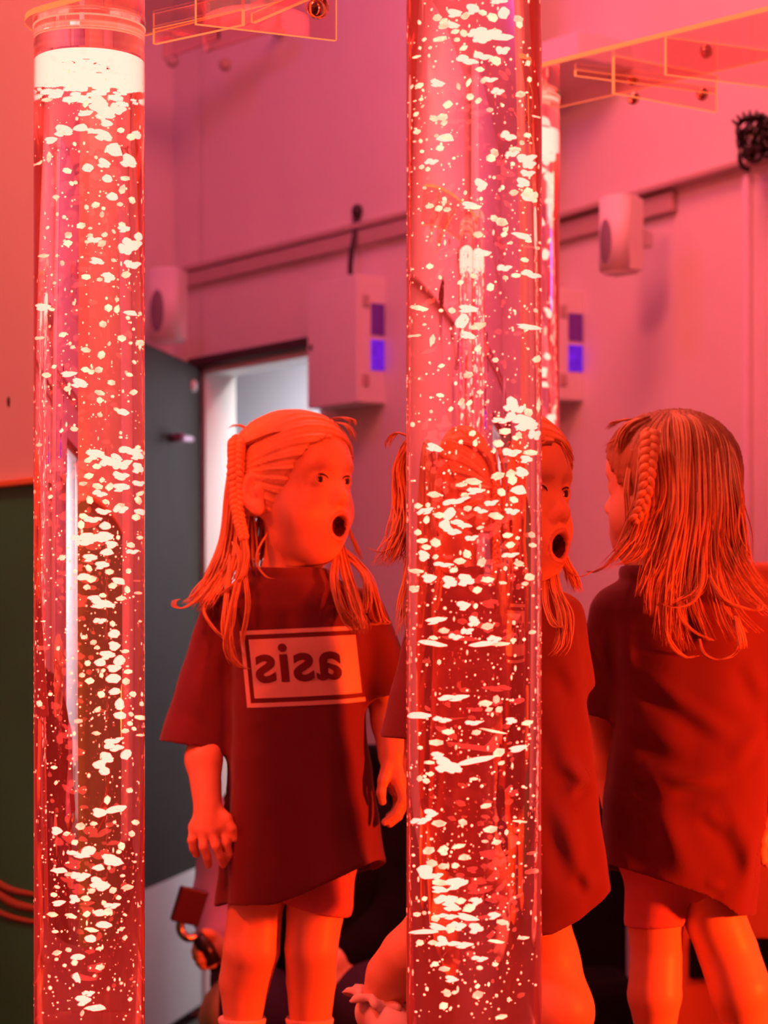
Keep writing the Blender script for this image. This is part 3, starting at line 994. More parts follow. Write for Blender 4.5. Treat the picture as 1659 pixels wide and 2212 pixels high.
# ------------------------------------------------------------------ acrylic brackets
def bolt(p, d, root, r=0.011):
    d = Vector(d).normalized()
    b_ = MB()
    M = Matrix.Translation(p) @ d.to_track_quat('Z', 'Y').to_matrix().to_4x4()
    b_.lathe([(0, 0.012), (r * .6, 0.0115), (r * .95, 0.008), (r, 0.003), (r, -0.004), (r * .5, -0.005), (r * .5, -0.02), (0, -0.02)], 18, M)
    b_.build('bolt', M_brass, root)


def bracket(label, tube_px, tube_Y, zp, end_far, end_near, tab, wid, bolts, flip=1):
    """flat arm from the tube to the wall, with a hanging tab; all clear sheet with edge glow painted in"""
    c = np.array([(tube_px - 829.5) / FPX * tube_Y, tube_Y, zp])
    root = empty('acrylic_bracket', c, label, 'bracket', 'clear tube brackets')
    e = (end_far + end_near) / 2
    d = e - c
    d[2] = 0
    L = np.linalg.norm(d)
    d /= L
    nrm = np.array([-d[1], d[0], 0])
    R = wid / 2
    pts = []
    n = 20
    a0 = math.asin(min(1, wid / 2 / R))
    for k in range(n + 1):
        a = PI / 2 + PI * k / n
        pts.append(c + R * (math.cos(a) * d + math.sin(a) * nrm))
    pts += [c + L * d - nrm * wid / 2, c + L * d + nrm * wid / 2]
    b_ = MB()
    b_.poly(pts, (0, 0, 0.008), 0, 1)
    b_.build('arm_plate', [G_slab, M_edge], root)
    for (p, q, h) in tab:
        b_ = MB()
        dd = q - p
        nn = np.array([-dd[1], dd[0], 0])
        nn = nn / np.linalg.norm(nn) * 0.007
        up = np.array([0, 0, h])
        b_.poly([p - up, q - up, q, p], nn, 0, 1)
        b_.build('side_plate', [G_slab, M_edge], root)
    for (p, dr) in bolts:
        bolt(p, dr, root)
    return root


# right hand bracket from the far tube towards the right
def at_z(px, py, z):
    Y = (z - CZ) * FPX / (HZ - py)
    return P(px, py, Y)


zR = z_at(211, 3.9) + 0.003
tf = [(at_z(1328, 120, zR), at_z(1549, 164, zR), 0.062), (at_z(1440, 80, zR), at_z(1668, 110, zR), 0.06),
      (at_z(1245, 150, zR), at_z(1545, 190, zR), 0.010)]
br = bracket('clear acrylic bracket with painted edge glow and bolts, upper right, above the speaker', 1121, 3.9, zR,
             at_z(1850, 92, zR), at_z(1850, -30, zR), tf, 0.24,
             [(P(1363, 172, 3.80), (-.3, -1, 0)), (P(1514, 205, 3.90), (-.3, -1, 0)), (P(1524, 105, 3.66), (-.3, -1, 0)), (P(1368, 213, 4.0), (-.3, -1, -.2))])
zL = z_at(60, 2.86) + 0.003
tf = [(at_z(425, 8 - 110, zL), at_z(728, -62, zL), 0.083), (at_z(540, 30, zL) + np.array([0, 0, 0]), at_z(700, -40, zL), 0.012), (at_z(330, 62, zL), at_z(520, 20, zL), 0.02)]
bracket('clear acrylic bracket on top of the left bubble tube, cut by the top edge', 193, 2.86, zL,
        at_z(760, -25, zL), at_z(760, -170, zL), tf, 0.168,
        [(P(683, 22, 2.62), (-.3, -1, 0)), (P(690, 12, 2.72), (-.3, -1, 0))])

# dim bracket high on the far wall, seen past the left tube
yq = 6.3
root = empty('acrylic_bracket', P(430, 100, yq), 'dim clear bracket with dark bolts high on the far wall, upper left', 'bracket', 'clear tube brackets')
for (x0_, y0_, x1_, y1_, h_) in ((352, 128, 470, 84, 0.07), (440, 112, 600, 62, 0.06)):
    b_ = MB()
    p_, q_ = P(x0_, y0_, yq), P(x1_, y1_, yq - .2)
    b_.poly([p_, q_, q_ + np.array([0, 0, h_]), p_ + np.array([0, 0, h_])], (0.006, 0.008, 0), 0)
    b_.build('side_plate', G_slab, root)
for (x0_, y0_) in ((372, 132), (486, 140), (600, 66)):
    b_ = MB()
    b_.lathe([(0, 0.02), (.012, 0.018), (.018, 0.008), (.018, -0.004), (0, -0.004)], 16, Matrix.Translation(P(x0_, y0_, yq - .02)) @ Matrix.Rotation(PI / 2, 4, 'X'))
    b_.build('bolt', M_trunk, root)

M_lash = mat('lash', (.03, .012, .01), .6, .1)
M_brow = mat('brow', (.42, .22, .12), .7, .1)

# ------------------------------------------------------------------ the girls
class Head:
    """local frame of a head: x = her side, y = forward, z = up, eye level at z = 0"""

    def __init__(self, H, yaw, s=1.0, pitch=0.0):
        # yaw 0 looks at the viewer (-Y), positive turns towards +X
        F = np.array([math.sin(yaw), -math.cos(yaw), 0.0])
        S = np.array([math.cos(yaw), math.sin(yaw), 0.0])
        U = np.array([0, 0, 1.0])
        F2 = F * math.cos(pitch) + U * math.sin(pitch)
        U2 = U * math.cos(pitch) - F * math.sin(pitch)
        self.R = np.array([S, F2, U2])      # rows: local axes in the world
        self.H = np.asarray(H, float)
        self.s = s

    def w(self, x, y, z):
        return self.H + self.s * (x * self.R[0] + y * self.R[1] + z * self.R[2])

    def loc(self, X, Y, Z):
        d = [X - self.H[0], Y - self.H[1], Z - self.H[2]]
        return [sum(self.R[i][k] * d[k] for k in range(3)) / self.s for i in range(3)]


def rot_local(hd, ax, ang):
    """rows of a frame turned by ang about local axis ax"""
    M = np.array(Matrix.Rotation(ang, 3, ax))
    return M.T @ hd.R


def add_head(B, hd, mouth=True):
    s = hd.s
    e = lambda c, r, k, op='+', R=None: B.ell(hd.w(*c), np.array(r) * s, hd.R if R is None else R, k * s, op)
    e((0, -.012, .022), (.074, .090, .080), .01)
    e((0, .022, -.035), (.060, .055, .072), .03)
    e((0, .034, .030), (.060, .047, .054), .03)
    for m in (-1, 1):
        e((m * .034, .040, -.046), (.033, .033, .034), .022)       # full cheeks
    e((0, .046, -.100), (.024, .023, .019), .030)                   # chin
    e((0, .012, -.084), (.040, .046, .025), .03)                    # jaw
    # sockets and lids
    for m in (-1, 1):
        e((m * .031, .093, .004), (.022, .020, .014), .018, '-')
        e((m * .0305, .0625, .001), (.0175, .0150, .0135), .006)
        e((m * .0305, .083, -.0002), (.0135, .012, .0062), .003, '-', rot_local(hd, 'Y', -m * .08))
        B.cone(hd.w(m * .018, .072, .026), hd.w(m * .042, .066, .021), .0040 * s, .0032 * s, .016 * s)
    # nose
    B.cone(hd.w(0, .072, -.002), hd.w(0, .084, -.024), .0065 * s, .0095 * s, .016 * s)
    e((0, .086, -.027), (.0115, .0105, .0100), .010)
    for m in (-1, 1):
        e((m * .0105, .079, -.031), (.0072, .0085, .0068), .006)
        e((m * .006, .090, -.0385), (.0036, .005, .0035), .003, '-')
    if mouth:
        # rounded open mouth
        e((0, .066, -.066), (.026, .022, .027), .022)
        n = 14
        pts = []
        for k in range(n + 1):
            a = 2 * PI * k / n
            pts.append(hd.w(.0195 * math.sin(a) * (1.0 if math.cos(a) > -.3 else .92), .0835 - .008 * abs(math.sin(a)) - (.004 if math.cos(a) < 0 else 0), -.0675 + .0180 * math.cos(a)))
        for k in range(n):
            B.cone(pts[k], pts[k + 1], .0043 * s, .0043 * s, .007 * s)
        e((0, .086, -.0675), (.0165, .034, .0150), .005, '-')
    # ears
    for m in (-1, 1):
        R = rot_local(hd, 'Z', m * 0.42)
        e((m * .079, -.012, -.014), (.009, .019, .030), .008, '+', R)
        e((m * .087, -.007, -.012), (.0085, .012, .020), .004, '-', R)
        e((m * .079, -.004, -.014), (.006, .006, .010), .004, '+', R)
        e((m * .078, -.004, -.040), (.007, .010, .010), .006, '+', R)


def head_parts(hd, body):
    """eyes, brows and the dark inside of the mouth"""
    for m in (-1, 1):
        c = hd.w(m * .0305, .0615, 0)
        b_ = MB()
        b_.ellipsoid(c, (.0138 * hd.s,) * 3, sub=3)
        look = Vector(hd.R[1] + 0.12 * hd.R[0] - 0.10 * hd.R[2]).normalized()
        for f in b_.bm.faces:
            d = (f.calc_center_median() - Vector(c)).normalized()
            f.material_index = 1 if d.dot(look) > 0.86 else 0
        b_.build('eye', [M_sclera, M_iris], body)
        b_ = MB()
        arc = [hd.w(m * .0305 + .0145 * math.cos(a), .0765 - .0035 * math.cos(a) * m - .0030 * abs(math.cos(a)), .0005 + .0068 * math.sin(a)) for a in [PI * i / 10 for i in range(11)]]
        b_.tube(arc, [.0004 + .0009 * math.sin(PI * i / 10) for i in range(11)], 6)
        b_.build('eyelashes', M_lash, body)
        b_ = MB()
        for q in range(26):
            t = q / 25
            x = m * (.014 + .034 * t)
            a = hd.w(x, .0765 - .012 * t * t, .0185 + .006 * math.sin(PI * (t * .8 + .1)) + .005 * (1 - t))
            c2 = hd.w(x + m * .006, .0755 - .012 * t * t, .0205 + .006 * math.sin(PI * (t * .8 + .1)) + .005 * (1 - t))
            b_.tube([a, c2], [.0006, .0003], 4)
        b_.build('eyebrow', M_brow, body)
    b_ = MB()
    b_.ellipsoid(hd.w(0, .052, -.067), np.array((.018, .016, .019)) * hd.s, Matrix(hd.R.T).to_4x4(), sub=3)
    b_.build('mouth', M_mouth, body)


def hair_cap(hd, axis, name_parent, face=True, low=-.055, grow=.007, stripes=26, mat_=None):
    """close fitting hair over the skull with combed grooves running towards `axis`"""
    B = Blob()
    s = hd.s
    B.ell(hd.w(0, -.012, .022), np.array((.074 + grow, .090 + grow, .080 + grow)) * s, hd.R, 0)
    B.ell(hd.w(0, .032, .030), np.array((.060 + grow * .6, .047 + grow * .5, .054 + grow)) * s, hd.R, .03 * s)
    B.ell(hd.w(0, -.030, -.025), np.array((.066 + grow, .060 + grow, .060)) * s, hd.R, .03 * s)
    if face:
        B.ell(hd.w(0, .098, -.034), np.array((.096, .088, .098)) * s, hd.R, .004 * s, '-')
    ax = np.asarray(axis, float)
    ax /= np.linalg.norm(ax)
    u = np.cross(ax, [0.13, 0.2, 1.0])
    u /= np.linalg.norm(u)
    v = np.cross(ax, u)

    def post(D, X, Y, Z):
        x, y, z = hd.loc(X, Y, Z)
        z2 = z - .02
        a = np.arctan2(x * u[0] + y * u[1] + z2 * u[2], x * v[0] + y * v[1] + z2 * v[2])
        g = .0011 * np.sin(stripes * a) + .0007 * np.sin(stripes * 2.3 * a + 1.3) + .0005 * np.sin(stripes * 4.7 * a)
        D = D + (g * s).astype(np.float32)
        D = np.maximum(D, ((low - z) * s).astype(np.float32))
        return D
    V, F = B.mesh(h=0.002, post=post, it=1)
    return V, F


def strands(mb, guides, rng):
    """guides: (points, root radius, tip radius, number, spread)"""
    for pts, r0, r1, n, spread in guides:
        L = len(pts)
        for k in range(int(n * 3.4)):
            a = rng.uniform(0, 2 * PI)
            q = spread * math.sqrt(rng.random())
            off = np.array([math.cos(a) * q, math.sin(a) * q * .6, 0])
            wob = [np.array([rng.gauss(0, 1), rng.gauss(0, .6), rng.gauss(0, .4)]) * spread * .28 for _ in pts]
            pp = []
            for i, p in enumerate(pts):
                t = i / (L - 1)
                pp.append(np.asarray(p) + off * (0.55 + 0.75 * t) + wob[i] * (0.2 + t))
            m = 9 + 4 * L
            path = spline(pp, m)
            m0 = len(path)
            m = max(6, int(m0 * (1 - .30 * rng.random() ** 2.2)))
            path = path[:m]
            rr_ = [(r0 + (r1 - r0) * (i / (m - 1)) ** 1.5) * (0.75 + .25 * min(1, i / 3)) * (1 if i < m - 6 else .25 + .75 * (m - 1 - i) / 6) for i in range(m)]
            sc_ = rng.uniform(.24, .60)
            mb.tube(path, [r * sc_ for r in rr_], 4, mi=1 if rng.random() < .33 else 0)


def braid(parent, pts, r, turns, label=None, amp=None):
    mb = MB()
    n = 26 * turns
    path = spline(pts, n)
    amp = amp or r * 1.05
    d0 = np.asarray(path[-1]) - np.asarray(path[0])
    for ph in (0, 1, 2):
        q = []
        rad = []
        for i, p in enumerate(path):
            t = i / (n - 1)
            a = 2 * PI * turns * t + ph * 2 * PI / 3
            p0, p1 = np.asarray(path[max(0, i - 1)]), np.asarray(path[min(n - 1, i + 1)])
            tg = p1 - p0
            tg /= np.linalg.norm(tg)
            vw = np.array([0, -1.0, 0])
            sd = np.cross(tg, vw)
            sd /= np.linalg.norm(sd)
            nn = np.cross(sd, tg)
            tap = (1 - .45 * t) * min(1, .35 + t * 7)
            q.append(np.asarray(p) + sd * math.sin(a) * amp * tap + nn * math.sin(2 * a) * amp * .55 * tap)
            rad.append(r * .78 * tap)
        mb.tube(q, rad, 8)
    o = mb.build('braid', M_hair, parent)
    return o


# ------------------------------------------------------------------ shirts
class Shirt:
    def __init__(self, Y0, rows, sleeves, neck, hem_front, hem_back, depth, creases=(), folds=(7, .004), seed=1, thick=.0055, yc=0.0):
        """rows: (py, x_left, x_right) silhouette; depth: (py, half depth); hems: [(px, py)]"""
        s = Y0 / FPX
        self.s, self.Y0 = s, Y0
        zz = np.array([P(0, r[0], Y0)[2] for r in rows])[::-1]
        cx = np.array([(P((r[1] + r[2]) / 2, 0, Y0)[0]) for r in rows])[::-1]
        hw = np.array([(r[2] - r[1]) / 2 * s for r in rows])[::-1]
        zd = np.array([P(0, r[0], Y0)[2] for r in depth])[::-1]
        hd_ = np.array([r[1] for r in depth])[::-1]
        self.zz, self.cx, self.hw, self.zd, self.hd_ = zz, cx, hw, zd, hd_
        self.sleeves = sleeves
        self.neck = neck
        self.hf = hem_front
        self.hb = hem_back
        self.creases = creases
        self.folds = folds
        self.th = thick
        self.seed = seed
        self.yc = Y0 + yc

    def disp(self, X, Y, Z):
        rng = random.Random(self.seed)
        z = Z
        zt_, zb_ = self.zz[-1], self.zz[0]
        t = np.clip((zt_ - z) / (zt_ - zb_), 0, 1.1)
        cx = np.interp(z, self.zz, self.cx)
        a = np.arctan2(Y - self.yc, X - cx)
        n, A = self.folds
        d = 0
        for k in range(4):
            d = d + A / (1 + .5 * k) * np.sin((n + 2 * k) * a + rng.uniform(0, 6) + rng.uniform(-3, 3) * t) * t ** 1.6
        d = d + 0.0012 * np.sin(60 * X + 35 * Z + rng.uniform(0, 6)) * np.sin(48 * Z - 22 * X + rng.uniform(0, 6))
        for (p0, p1, amp, wid, sidey) in self.creases:
            ab = p1 - p0
            L2 = ab[0] ** 2 + ab[2] ** 2
            u = np.clip(((X - p0[0]) * ab[0] + (Z - p0[2]) * ab[2]) / L2, 0, 1)
            dx, dz = X - p0[0] - u * ab[0], Z - p0[2] - u * ab[2]
            nx_, nz_ = -ab[2] / math.sqrt(L2), ab[0] / math.sqrt(L2)
            if nz_ < 0:
                nx_, nz_ = -nx_, -nz_
            wd_ = wid * 1.25
            q = (dx * nx_ + dz * nz_) / wd_
            r2 = (dx * dx + dz * dz) / wd_ ** 2
            # a soft ridge with a tuck just under it
            prof = (np.exp(-r2) - .75 * np.exp(-((q + 1.1) ** 2 + np.maximum(r2 - q * q, 0)) / .8)) * np.sin(PI * np.clip(u * .9 + .05, 0, 1)) * .8
            side = 1 / (1 + np.exp(-(self.yc - Y) * sidey / .01))
            d = d + amp * prof * side
        return d

    def torso(self, X, Y, Z, g):
        zq = Z + 0  # same height
        cx = np.interp(zq, self.zz, self.cx)
        a = np.interp(zq - g * 1.0, self.zz, self.hw) + g
        b = np.interp(zq - g * 1.0, self.zd, self.hd_) + g
        e = 2.5
        q = ((np.abs(X - cx) / a) ** e + (np.abs(Y - self.yc) / b) ** e) ** (1 / e)
        d = (q - 1) * np.minimum(a, b)
        return np.maximum(d, Z - self.zz[-1] - g)

    def mesh(self, h=.0025):
        lo = np.array([min(self.cx - self.hw), self.yc - max(self.hd_) - .03, min(p[1] for p in ((0, P(0, q[1], self.Y0)[2]) for q in self.hf + self.hb))])
        hi = np.array([max(self.cx + self.hw), self.yc + max(self.hd_) + .03, self.zz[-1]])
        for (p, q, ra, rb, fl) in self.sleeves:
            lo = np.minimum(lo, np.minimum(p - ra, q - rb))
            hi = np.maximum(hi, np.maximum(p + ra, q + rb))
        lo -= .025
        hi += .03
        xs, ys, zs = [np.arange(lo[i], hi[i], h) for i in range(3)]
        X, Y, Z = xs[:, None, None], ys[None, :, None], zs[None, None, :]
        dsp = self.disp(X, Y, Z)

        def full(g, cut):
            d = self.torso(X, Y, Z, g)
            for (p, q, ra, rb, fl) in self.sleeves:
                ax = (q - p) / np.linalg.norm(q - p)
                # sleeves are wider across the view than deep
                Ys = p[1] + (Y - p[1]) * fl
                q2 = np.array([q[0], p[1] + (q[1] - p[1]) * fl, q[2]])
                e_ = q2 + (q2 - p) * (0.0 if cut else 0.3)
                rb2 = rb + (rb - ra) * (0.0 if cut else 0.3)
                ab = e_ - p
                L2 = ab @ ab
                t = ((X - p[0]) * ab[0] + (Ys - p[1]) * ab[1] + (Z - p[2]) * ab[2]) / L2
                tc = np.clip(t, 0, 1)
                dd = np.sqrt((X - p[0] - tc * ab[0]) ** 2 + (Ys - p[1] - tc * ab[1]) ** 2 + (Z - p[2] - tc * ab[2]) ** 2) - (ra + (rb2 - ra) * tc) - g
                if cut:
                    dd = np.maximum(dd, (t - 1) * math.sqrt(L2))
                d = smin(d, dd, .022 if cut else .012)
            return d - dsp
        outer = full(0.0, True)
        inner = full(-self.th, False)
        d = np.maximum(outer, -inner)
        # neck opening with a ribbed collar
        nc, na, nb, nh, tilt = self.neck
        zn = nc[2] + (X - nc[0]) * tilt
        q = np.sqrt(((X - nc[0]) / na) ** 2 + ((Y - nc[1]) / nb) ** 2)
        hole = np.maximum((q - 1) * min(na, nb), zn - .02 - Z)
        d = np.maximum(d, -hole)
        ring = np.sqrt(((q - 1.05) * min(na, nb)) ** 2 + ((Z - zn - .000) / 2.1) ** 2) - .0048
        d = smin(d, ring, .004)
        # hem: front and back edges at their own heights
        zf = np.interp(xs, [P(p[0], 0, self.Y0)[0] for p in self.hf], [P(0, p[1], self.Y0)[2] for p in self.hf])[:, None, None]
        zb = np.interp(xs, [P(p[0], 0, self.Y0)[0] for p in self.hb], [P(0, p[1], self.Y0)[2] for p in self.hb])[:, None, None]
        w = 1 / (1 + np.exp(-(Y - self.yc) / .014))
        zh = zf * (1 - w) + zb * w
        d = np.maximum(d, zh - Z)
        V, F = surface_nets(d.astype(np.float32), xs, ys, zs)
        return smooth_mesh(V, F, 5), F


def build_shirt(sh, parent, m):
    V, F = sh.mesh()
    o = link('shirt', np_mesh('shirt', V, F), m, parent)
    return o, V, F


def person(name, B, label, base, fine, hd=None):
    V, F = B.mesh(h=0.0026, fine=fine, hf=0.0017)
    me = np_mesh(name, V - np.asarray(base), F)
    o = link(name, me, [M_skin], None, Vector(base))
    tag(o, label, 'person')
    if hd is not None:
        cen = np.empty(len(me.polygons) * 3)
        me.polygons.foreach_get('center', cen)
        cen = cen.reshape(-1, 3) + np.asarray(base)
        x, y, z = hd.loc(cen[:, 0], cen[:, 1], cen[:, 2])
        q = np.sqrt((x / .0240) ** 2 + ((z + .0675) / .0228) ** 2)
        mi = ((q < 1) & (y > .06)).astype(np.int32)
        mi[(q < .74) & (y > .04) & (y < .080)] = 2
        me.materials.append(M_lip)
        me.materials.append(M_mouth)
        me.polygons.foreach_set('material_index', mi)
    return o


def hand(B, wrist, knuckles, fingers, thumb, pr, fr, wr):
    """palm from wrist to the knuckle row, five separate bent fingers"""
    kc = sum(np.asarray(k) for k in knuckles) / len(knuckles)
    for k in knuckles:
        B.cone(wrist, np.asarray(k) * .9 + np.asarray(wrist) * .1, wr * .62, pr, .008)
    B.cone(wrist, kc * .6 + np.asarray(wrist) * .4, wr * .8, pr * 1.35, .008)
    for f in fingers:
        n = len(f)
        B.chain(f, [fr * (1.08 - .26 * i / (n - 1)) for i in range(n)], .0025)
    n = len(thumb)
    B.chain(thumb, [fr * 1.55, fr * 1.15, fr * 0.95, fr * .85][:n], .004)


# ================= girl on the left, facing the viewer, looking to the right
def girl_left():
    Y0 = 3.2
    p = lambda x, y, d=0.0: P(x, y, Y0 + d)
    s = Y0 / FPX
    hd = Head(p(637, 1045, .0), math.radians(52), 1.0, 0.03)
    B = Blob()
    add_head(B, hd)
    B.cone(p(632, 1165, .015), p(622, 1265, .02), .037, .042, .02)            # neck
    B.ell(p(635, 1400, .01), (.085, .060, .125), None, .03)                   # trunk under the shirt
    B.ell(p(630, 1640, .0), (.078, .062, .14), None, .05)
    B.ell(p(640, 1830, .01), (.090, .068, .075), None, .05)
    for sx in (535, 725):
        B.cone(p(630, 1300, .015), p(sx, 1325, .01), .036, .034, .03)
    # arm on the viewer's left
    B.chain([p(500, 1335, .01), p(455, 1530, .015), p(440, 1640, -.02), p(449, 1742, -.05)], [.033, .028, .0255, .0205], .012)
    yh = -.055
    kn = [p(478, 1790, yh - .010), p(457, 1800, yh - .018), p(437, 1801, yh - .018), p(420, 1792, yh - .010)]
    fg = [[p(478, 1790, yh - .008), p(489, 1820, yh - .016), p(494, 1845, yh - .010), p(491, 1862, yh)],
          [p(457, 1798, yh - .018), p(467, 1828, yh - .026), p(476, 1850, yh - .020), p(482, 1868, yh - .010)],
          [p(437, 1800, yh - .018), p(440, 1830, yh - .026), p(447, 1851, yh - .020), p(451, 1868, yh - .010)],
          [p(419, 1792, yh - .010), p(415, 1815, yh - .016), p(418, 1832, yh - .012), p(424, 1846, yh - .004)]]
    th = [p(466, 1748, yh + .004), p(490, 1768, yh - .010), p(502, 1790, yh - .014), p(508, 1812, yh - .010)]
    hand(B, p(449, 1742, -.05), kn, fg, th, .0115, .0068, .0205)
    # arm on the viewer's right
    B.chain([p(765, 1335, .01), p(828, 1490, .02), p(842, 1560, -.005), p(846, 1632, -.03)], [.033, .028, .0255, .0195], .012)
    yh = -.035
    kn = [p(860, 1690, yh - .012), p(866, 1702, yh + .004), p(862, 1710, yh + .018), p(856, 1712, yh + .030)]
    fg = [[p(860, 1690, yh - .012), p(871, 1726, yh - .018), p(856, 1757, yh - .020), p(831, 1776, yh - .018)],
          [p(866, 1702, yh + .004), p(873, 1738, yh), p(860, 1764, yh - .002), p(842, 1780, yh - .004)],
          [p(862, 1710, yh + .018), p(868, 1742, yh + .014), p(858, 1765, yh + .010), p(842, 1776, yh + .006)],
          [p(856, 1712, yh + .030), p(860, 1738, yh + .028), p(852, 1756, yh + .024), p(840, 1764, yh + .020)]]
    th = [p(838, 1655, yh - .008), p(828, 1685, yh - .018), p(823, 1712, yh - .020), p(826, 1732, yh - .016)]
    hand(B, p(846, 1632, -.03), kn, fg, th, .0115, .0068, .0195)
    # legs
    B.chain([p(578, 1820, .01), p(551, 1965, .0), p(543, 2050, -.012), p(528, 2120, .008), p(524, 2215, .015), p(522, 2236, .01)], [.050, .0400, .0415, .0375, .0270, .0265], .003)
    B.chain([p(695, 1820, .01), p(680, 1975, .0), p(672, 2050, -.012), p(672, 2120, .008), p(670, 2215, .015), p(668, 2236, .01)], [.050, .0415, .0385, .0365, .0300, .0275], .003)
    for x in (522, 668):
        B.cone(p(x, 2250, .012), p(x - 4, 2256, -.07), .022, .019, .012)
    base = (p(600, 0)[0], Y0, Z_PF)
    o = person('person', B, 'girl facing the viewer in dark lettered T-shirt, mouth open, left of the nearest tube', base, (p(0, 1240)[2], p(0, 870)[2]), hd)
    head_parts(hd, o)
    # ---------------- shirt
    L = p
    sl = [(p(478, 1322, .01), p(422, 1612, .005), .030, .052, 1.0), (p(788, 1320, .01), p(840, 1500, .012), .030, .043, .95)]
    sh = Shirt(Y0,
               [(1228, 560, 705), (1248, 535, 728), (1275, 492, 775), (1310, 478, 795), (1360, 488, 792), (1420, 500, 786), (1500, 500, 784), (1600, 498, 790), (1700, 494, 800), (1800, 490, 812), (1880, 484, 826), (1960, 478, 838)],
               sl, (p(620, 1243, .01), .060, .058, 0, -0.04),
               [(470, 1948), (520, 1942), (600, 1936), (660, 1915), (720, 1886), (780, 1862), (840, 1842)],
               [(470, 1966), (500, 1956), (600, 1944), (680, 1928), (740, 1912), (800, 1888), (850, 1880)],
               [(1228, .045), (1260, .062), (1310, .076), (1400, .084), (1600, .090), (1800, .096), (1960, .102)],
               creases=[(p(440, 1330), p(500, 1440), .004, .010, 1), (p(470, 1400), p(420, 1560), .004, .014, 1),
                        (p(760, 1300), p(790, 1480), .005, .012, 1), (p(760, 1560), p(800, 1840), .004, .014, 1),
                        (p(520, 1700), p(505, 1930), .004, .012, 1), (p(640, 1905), p(800, 1850), .004, .010, 1)],
               folds=(6, .0040), seed=3)
    so, V, F = build_shirt(sh, o, M_shirt)
    # hem of the sleeves and body: stitched band
    # ---------------- mirrored print on the chest
    tris = np.concatenate([F[:, [0, 1, 2]], F[:, [0, 2, 3]]])
    bvh = BVHTree.FromPolygons([tuple(v) for v in V], [tuple(t) for t in tris.tolist()])
    zc = p(0, 1440)[2]

    def onto(px, py, lift):
        o_ = Vector(p(px, py, -.4))
        o_ = Vector((p(px, py)[0], Y0 - .4, p(px, py)[2]))
        hit = bvh.ray_cast(o_, Vector((0, 1, 0)))
        if hit[0] is None:
            return None
        return hit[0] + Vector((0, -lift, 0))
    cpx, cpy = 640.0, 1440.0
    ra = math.radians(2.6)

    def tilt(u, v):
        # print coordinates (px, right / down) -> photo px, slightly tilted and slanted
        x = cpx + u * math.cos(ra) + v * math.sin(ra) + v * 0.06
        y = cpy - u * math.sin(ra) + v * math.cos(ra)
        return x, y
    pm = bmesh.new()

    def patch(u0, u1, v0, v1, lift, mi, nu, nv):
        g = []
        for j in range(nv + 1):
            row = []
            for i in range(nu + 1):
                q = onto(*tilt(u0 + (u1 - u0) * i / nu, v0 + (v1 - v0) * j / nv), lift)
                row.append(pm.verts.new(q) if q is not None else None)
            g.append(row)
        for j in range(nv):
            for i in range(nu):
                vs = (g[j][i], g[j][i + 1], g[j + 1][i + 1], g[j + 1][i])
                if all(vs) and max(v.co.y for v in vs) - min(v.co.y for v in vs) < .02:
                    f = pm.faces.new(vs)
                    f.material_index = mi
                    f.smooth = True
    # frame bars, then the filled box
    U0, U1, V0, V1 = -108, 142, -82, 80
    bw = 9
    patch(U0, U1, V0, V0 + bw, .0012, 0, 60, 3)
    patch(U0, U1, V1 - bw, V1, .0012, 0, 60, 3)
    patch(U0, U0 + bw, V0 + bw, V1 - bw, .0012, 0, 3, 40)
    patch(U0 + bw + 9, U1 - 6, V0 + bw + 10, V1 - bw - 10, .0012, 0, 60, 34)
    # letters
    cu = bpy.data.curves.new('word', 'FONT')
    cu.body = 'oasis'
    cu.size = 1.0
    cu.offset = 0.022
    cu.space_character = 1.04
    to = bpy.data.objects.new('word', cu)
    C.objects.link(to)
    dg = bpy.context.evaluated_depsgraph_get()
    tm = bpy.data.meshes.new_from_object(to.evaluated_get(dg))
    bpy.data.objects.remove(to)
    tb = bmesh.new()
    tb.from_mesh(tm)
    bpy.data.meshes.remove(tm)
    bmesh.ops.triangulate(tb, faces=tb.faces[:])
    bmesh.ops.subdivide_edges(tb, edges=[e for e in tb.edges if e.calc_length() > .12], cuts=2)
    bmesh.ops.triangulate(tb, faces=tb.faces[:])
    xs_ = [v.co.x for v in tb.verts]
    x0_, x1_ = min(xs_), max(xs_)
    tb.verts.index_update()
    first = min(tb.verts, key=lambda v: v.co.x)
    isl, todo = {first.index}, [first]
    while todo:
        q = todo.pop()
        for e in q.link_edges:
            v2 = e.other_vert(q)
            if v2.index not in isl:
                isl.add(v2.index)
                todo.append(v2)
    vm = {}
    for v in tb.verts:
        # mirrored left to right; word spans u -84 .. 178, the o wraps round the side
        u = -82 + (x1_ - v.co.x) / (x1_ - x0_) * 252
        vv = 26 - v.co.y * 118
        if v.index in isl:
            vm[v.index] = None
            continue
        q = onto(*tilt(u, vv), .0024)
        vm[v.index] = pm.verts.new(q) if q is not None else None
    for f in tb.faces:
        vs = [vm[v.index] for v in f.verts]
        if all(vs) and max(v.co.y for v in vs) - min(v.co.y for v in vs) < .02:
            try:
                g = pm.faces.new(vs)
                g.material_index = 1
            except ValueError:
                pass
    tb.free()
    bmesh.ops.recalc_face_normals(pm, faces=pm.faces[:])
    me = bpy.data.meshes.new('shirt_print')
    pm.to_mesh(me)
    pm.free()
    pr = link('shirt_print', me, [M_printw, M_shirt], so)
    pr['label'] = 'pale boxed print with mirrored dark letters'
    # ---------------- shorts
    B2 = Blob()
    B2.ell(p(640, 1820, .01), (.097, .075, .07), None, .02)
    B2.chain([p(595, 1830, .01), p(555, 1935, .0)], [.058, .0475], .02)
    B2.chain([p(685, 1830, .01), p(690, 1950, .0)], [.058, .0500], .02)

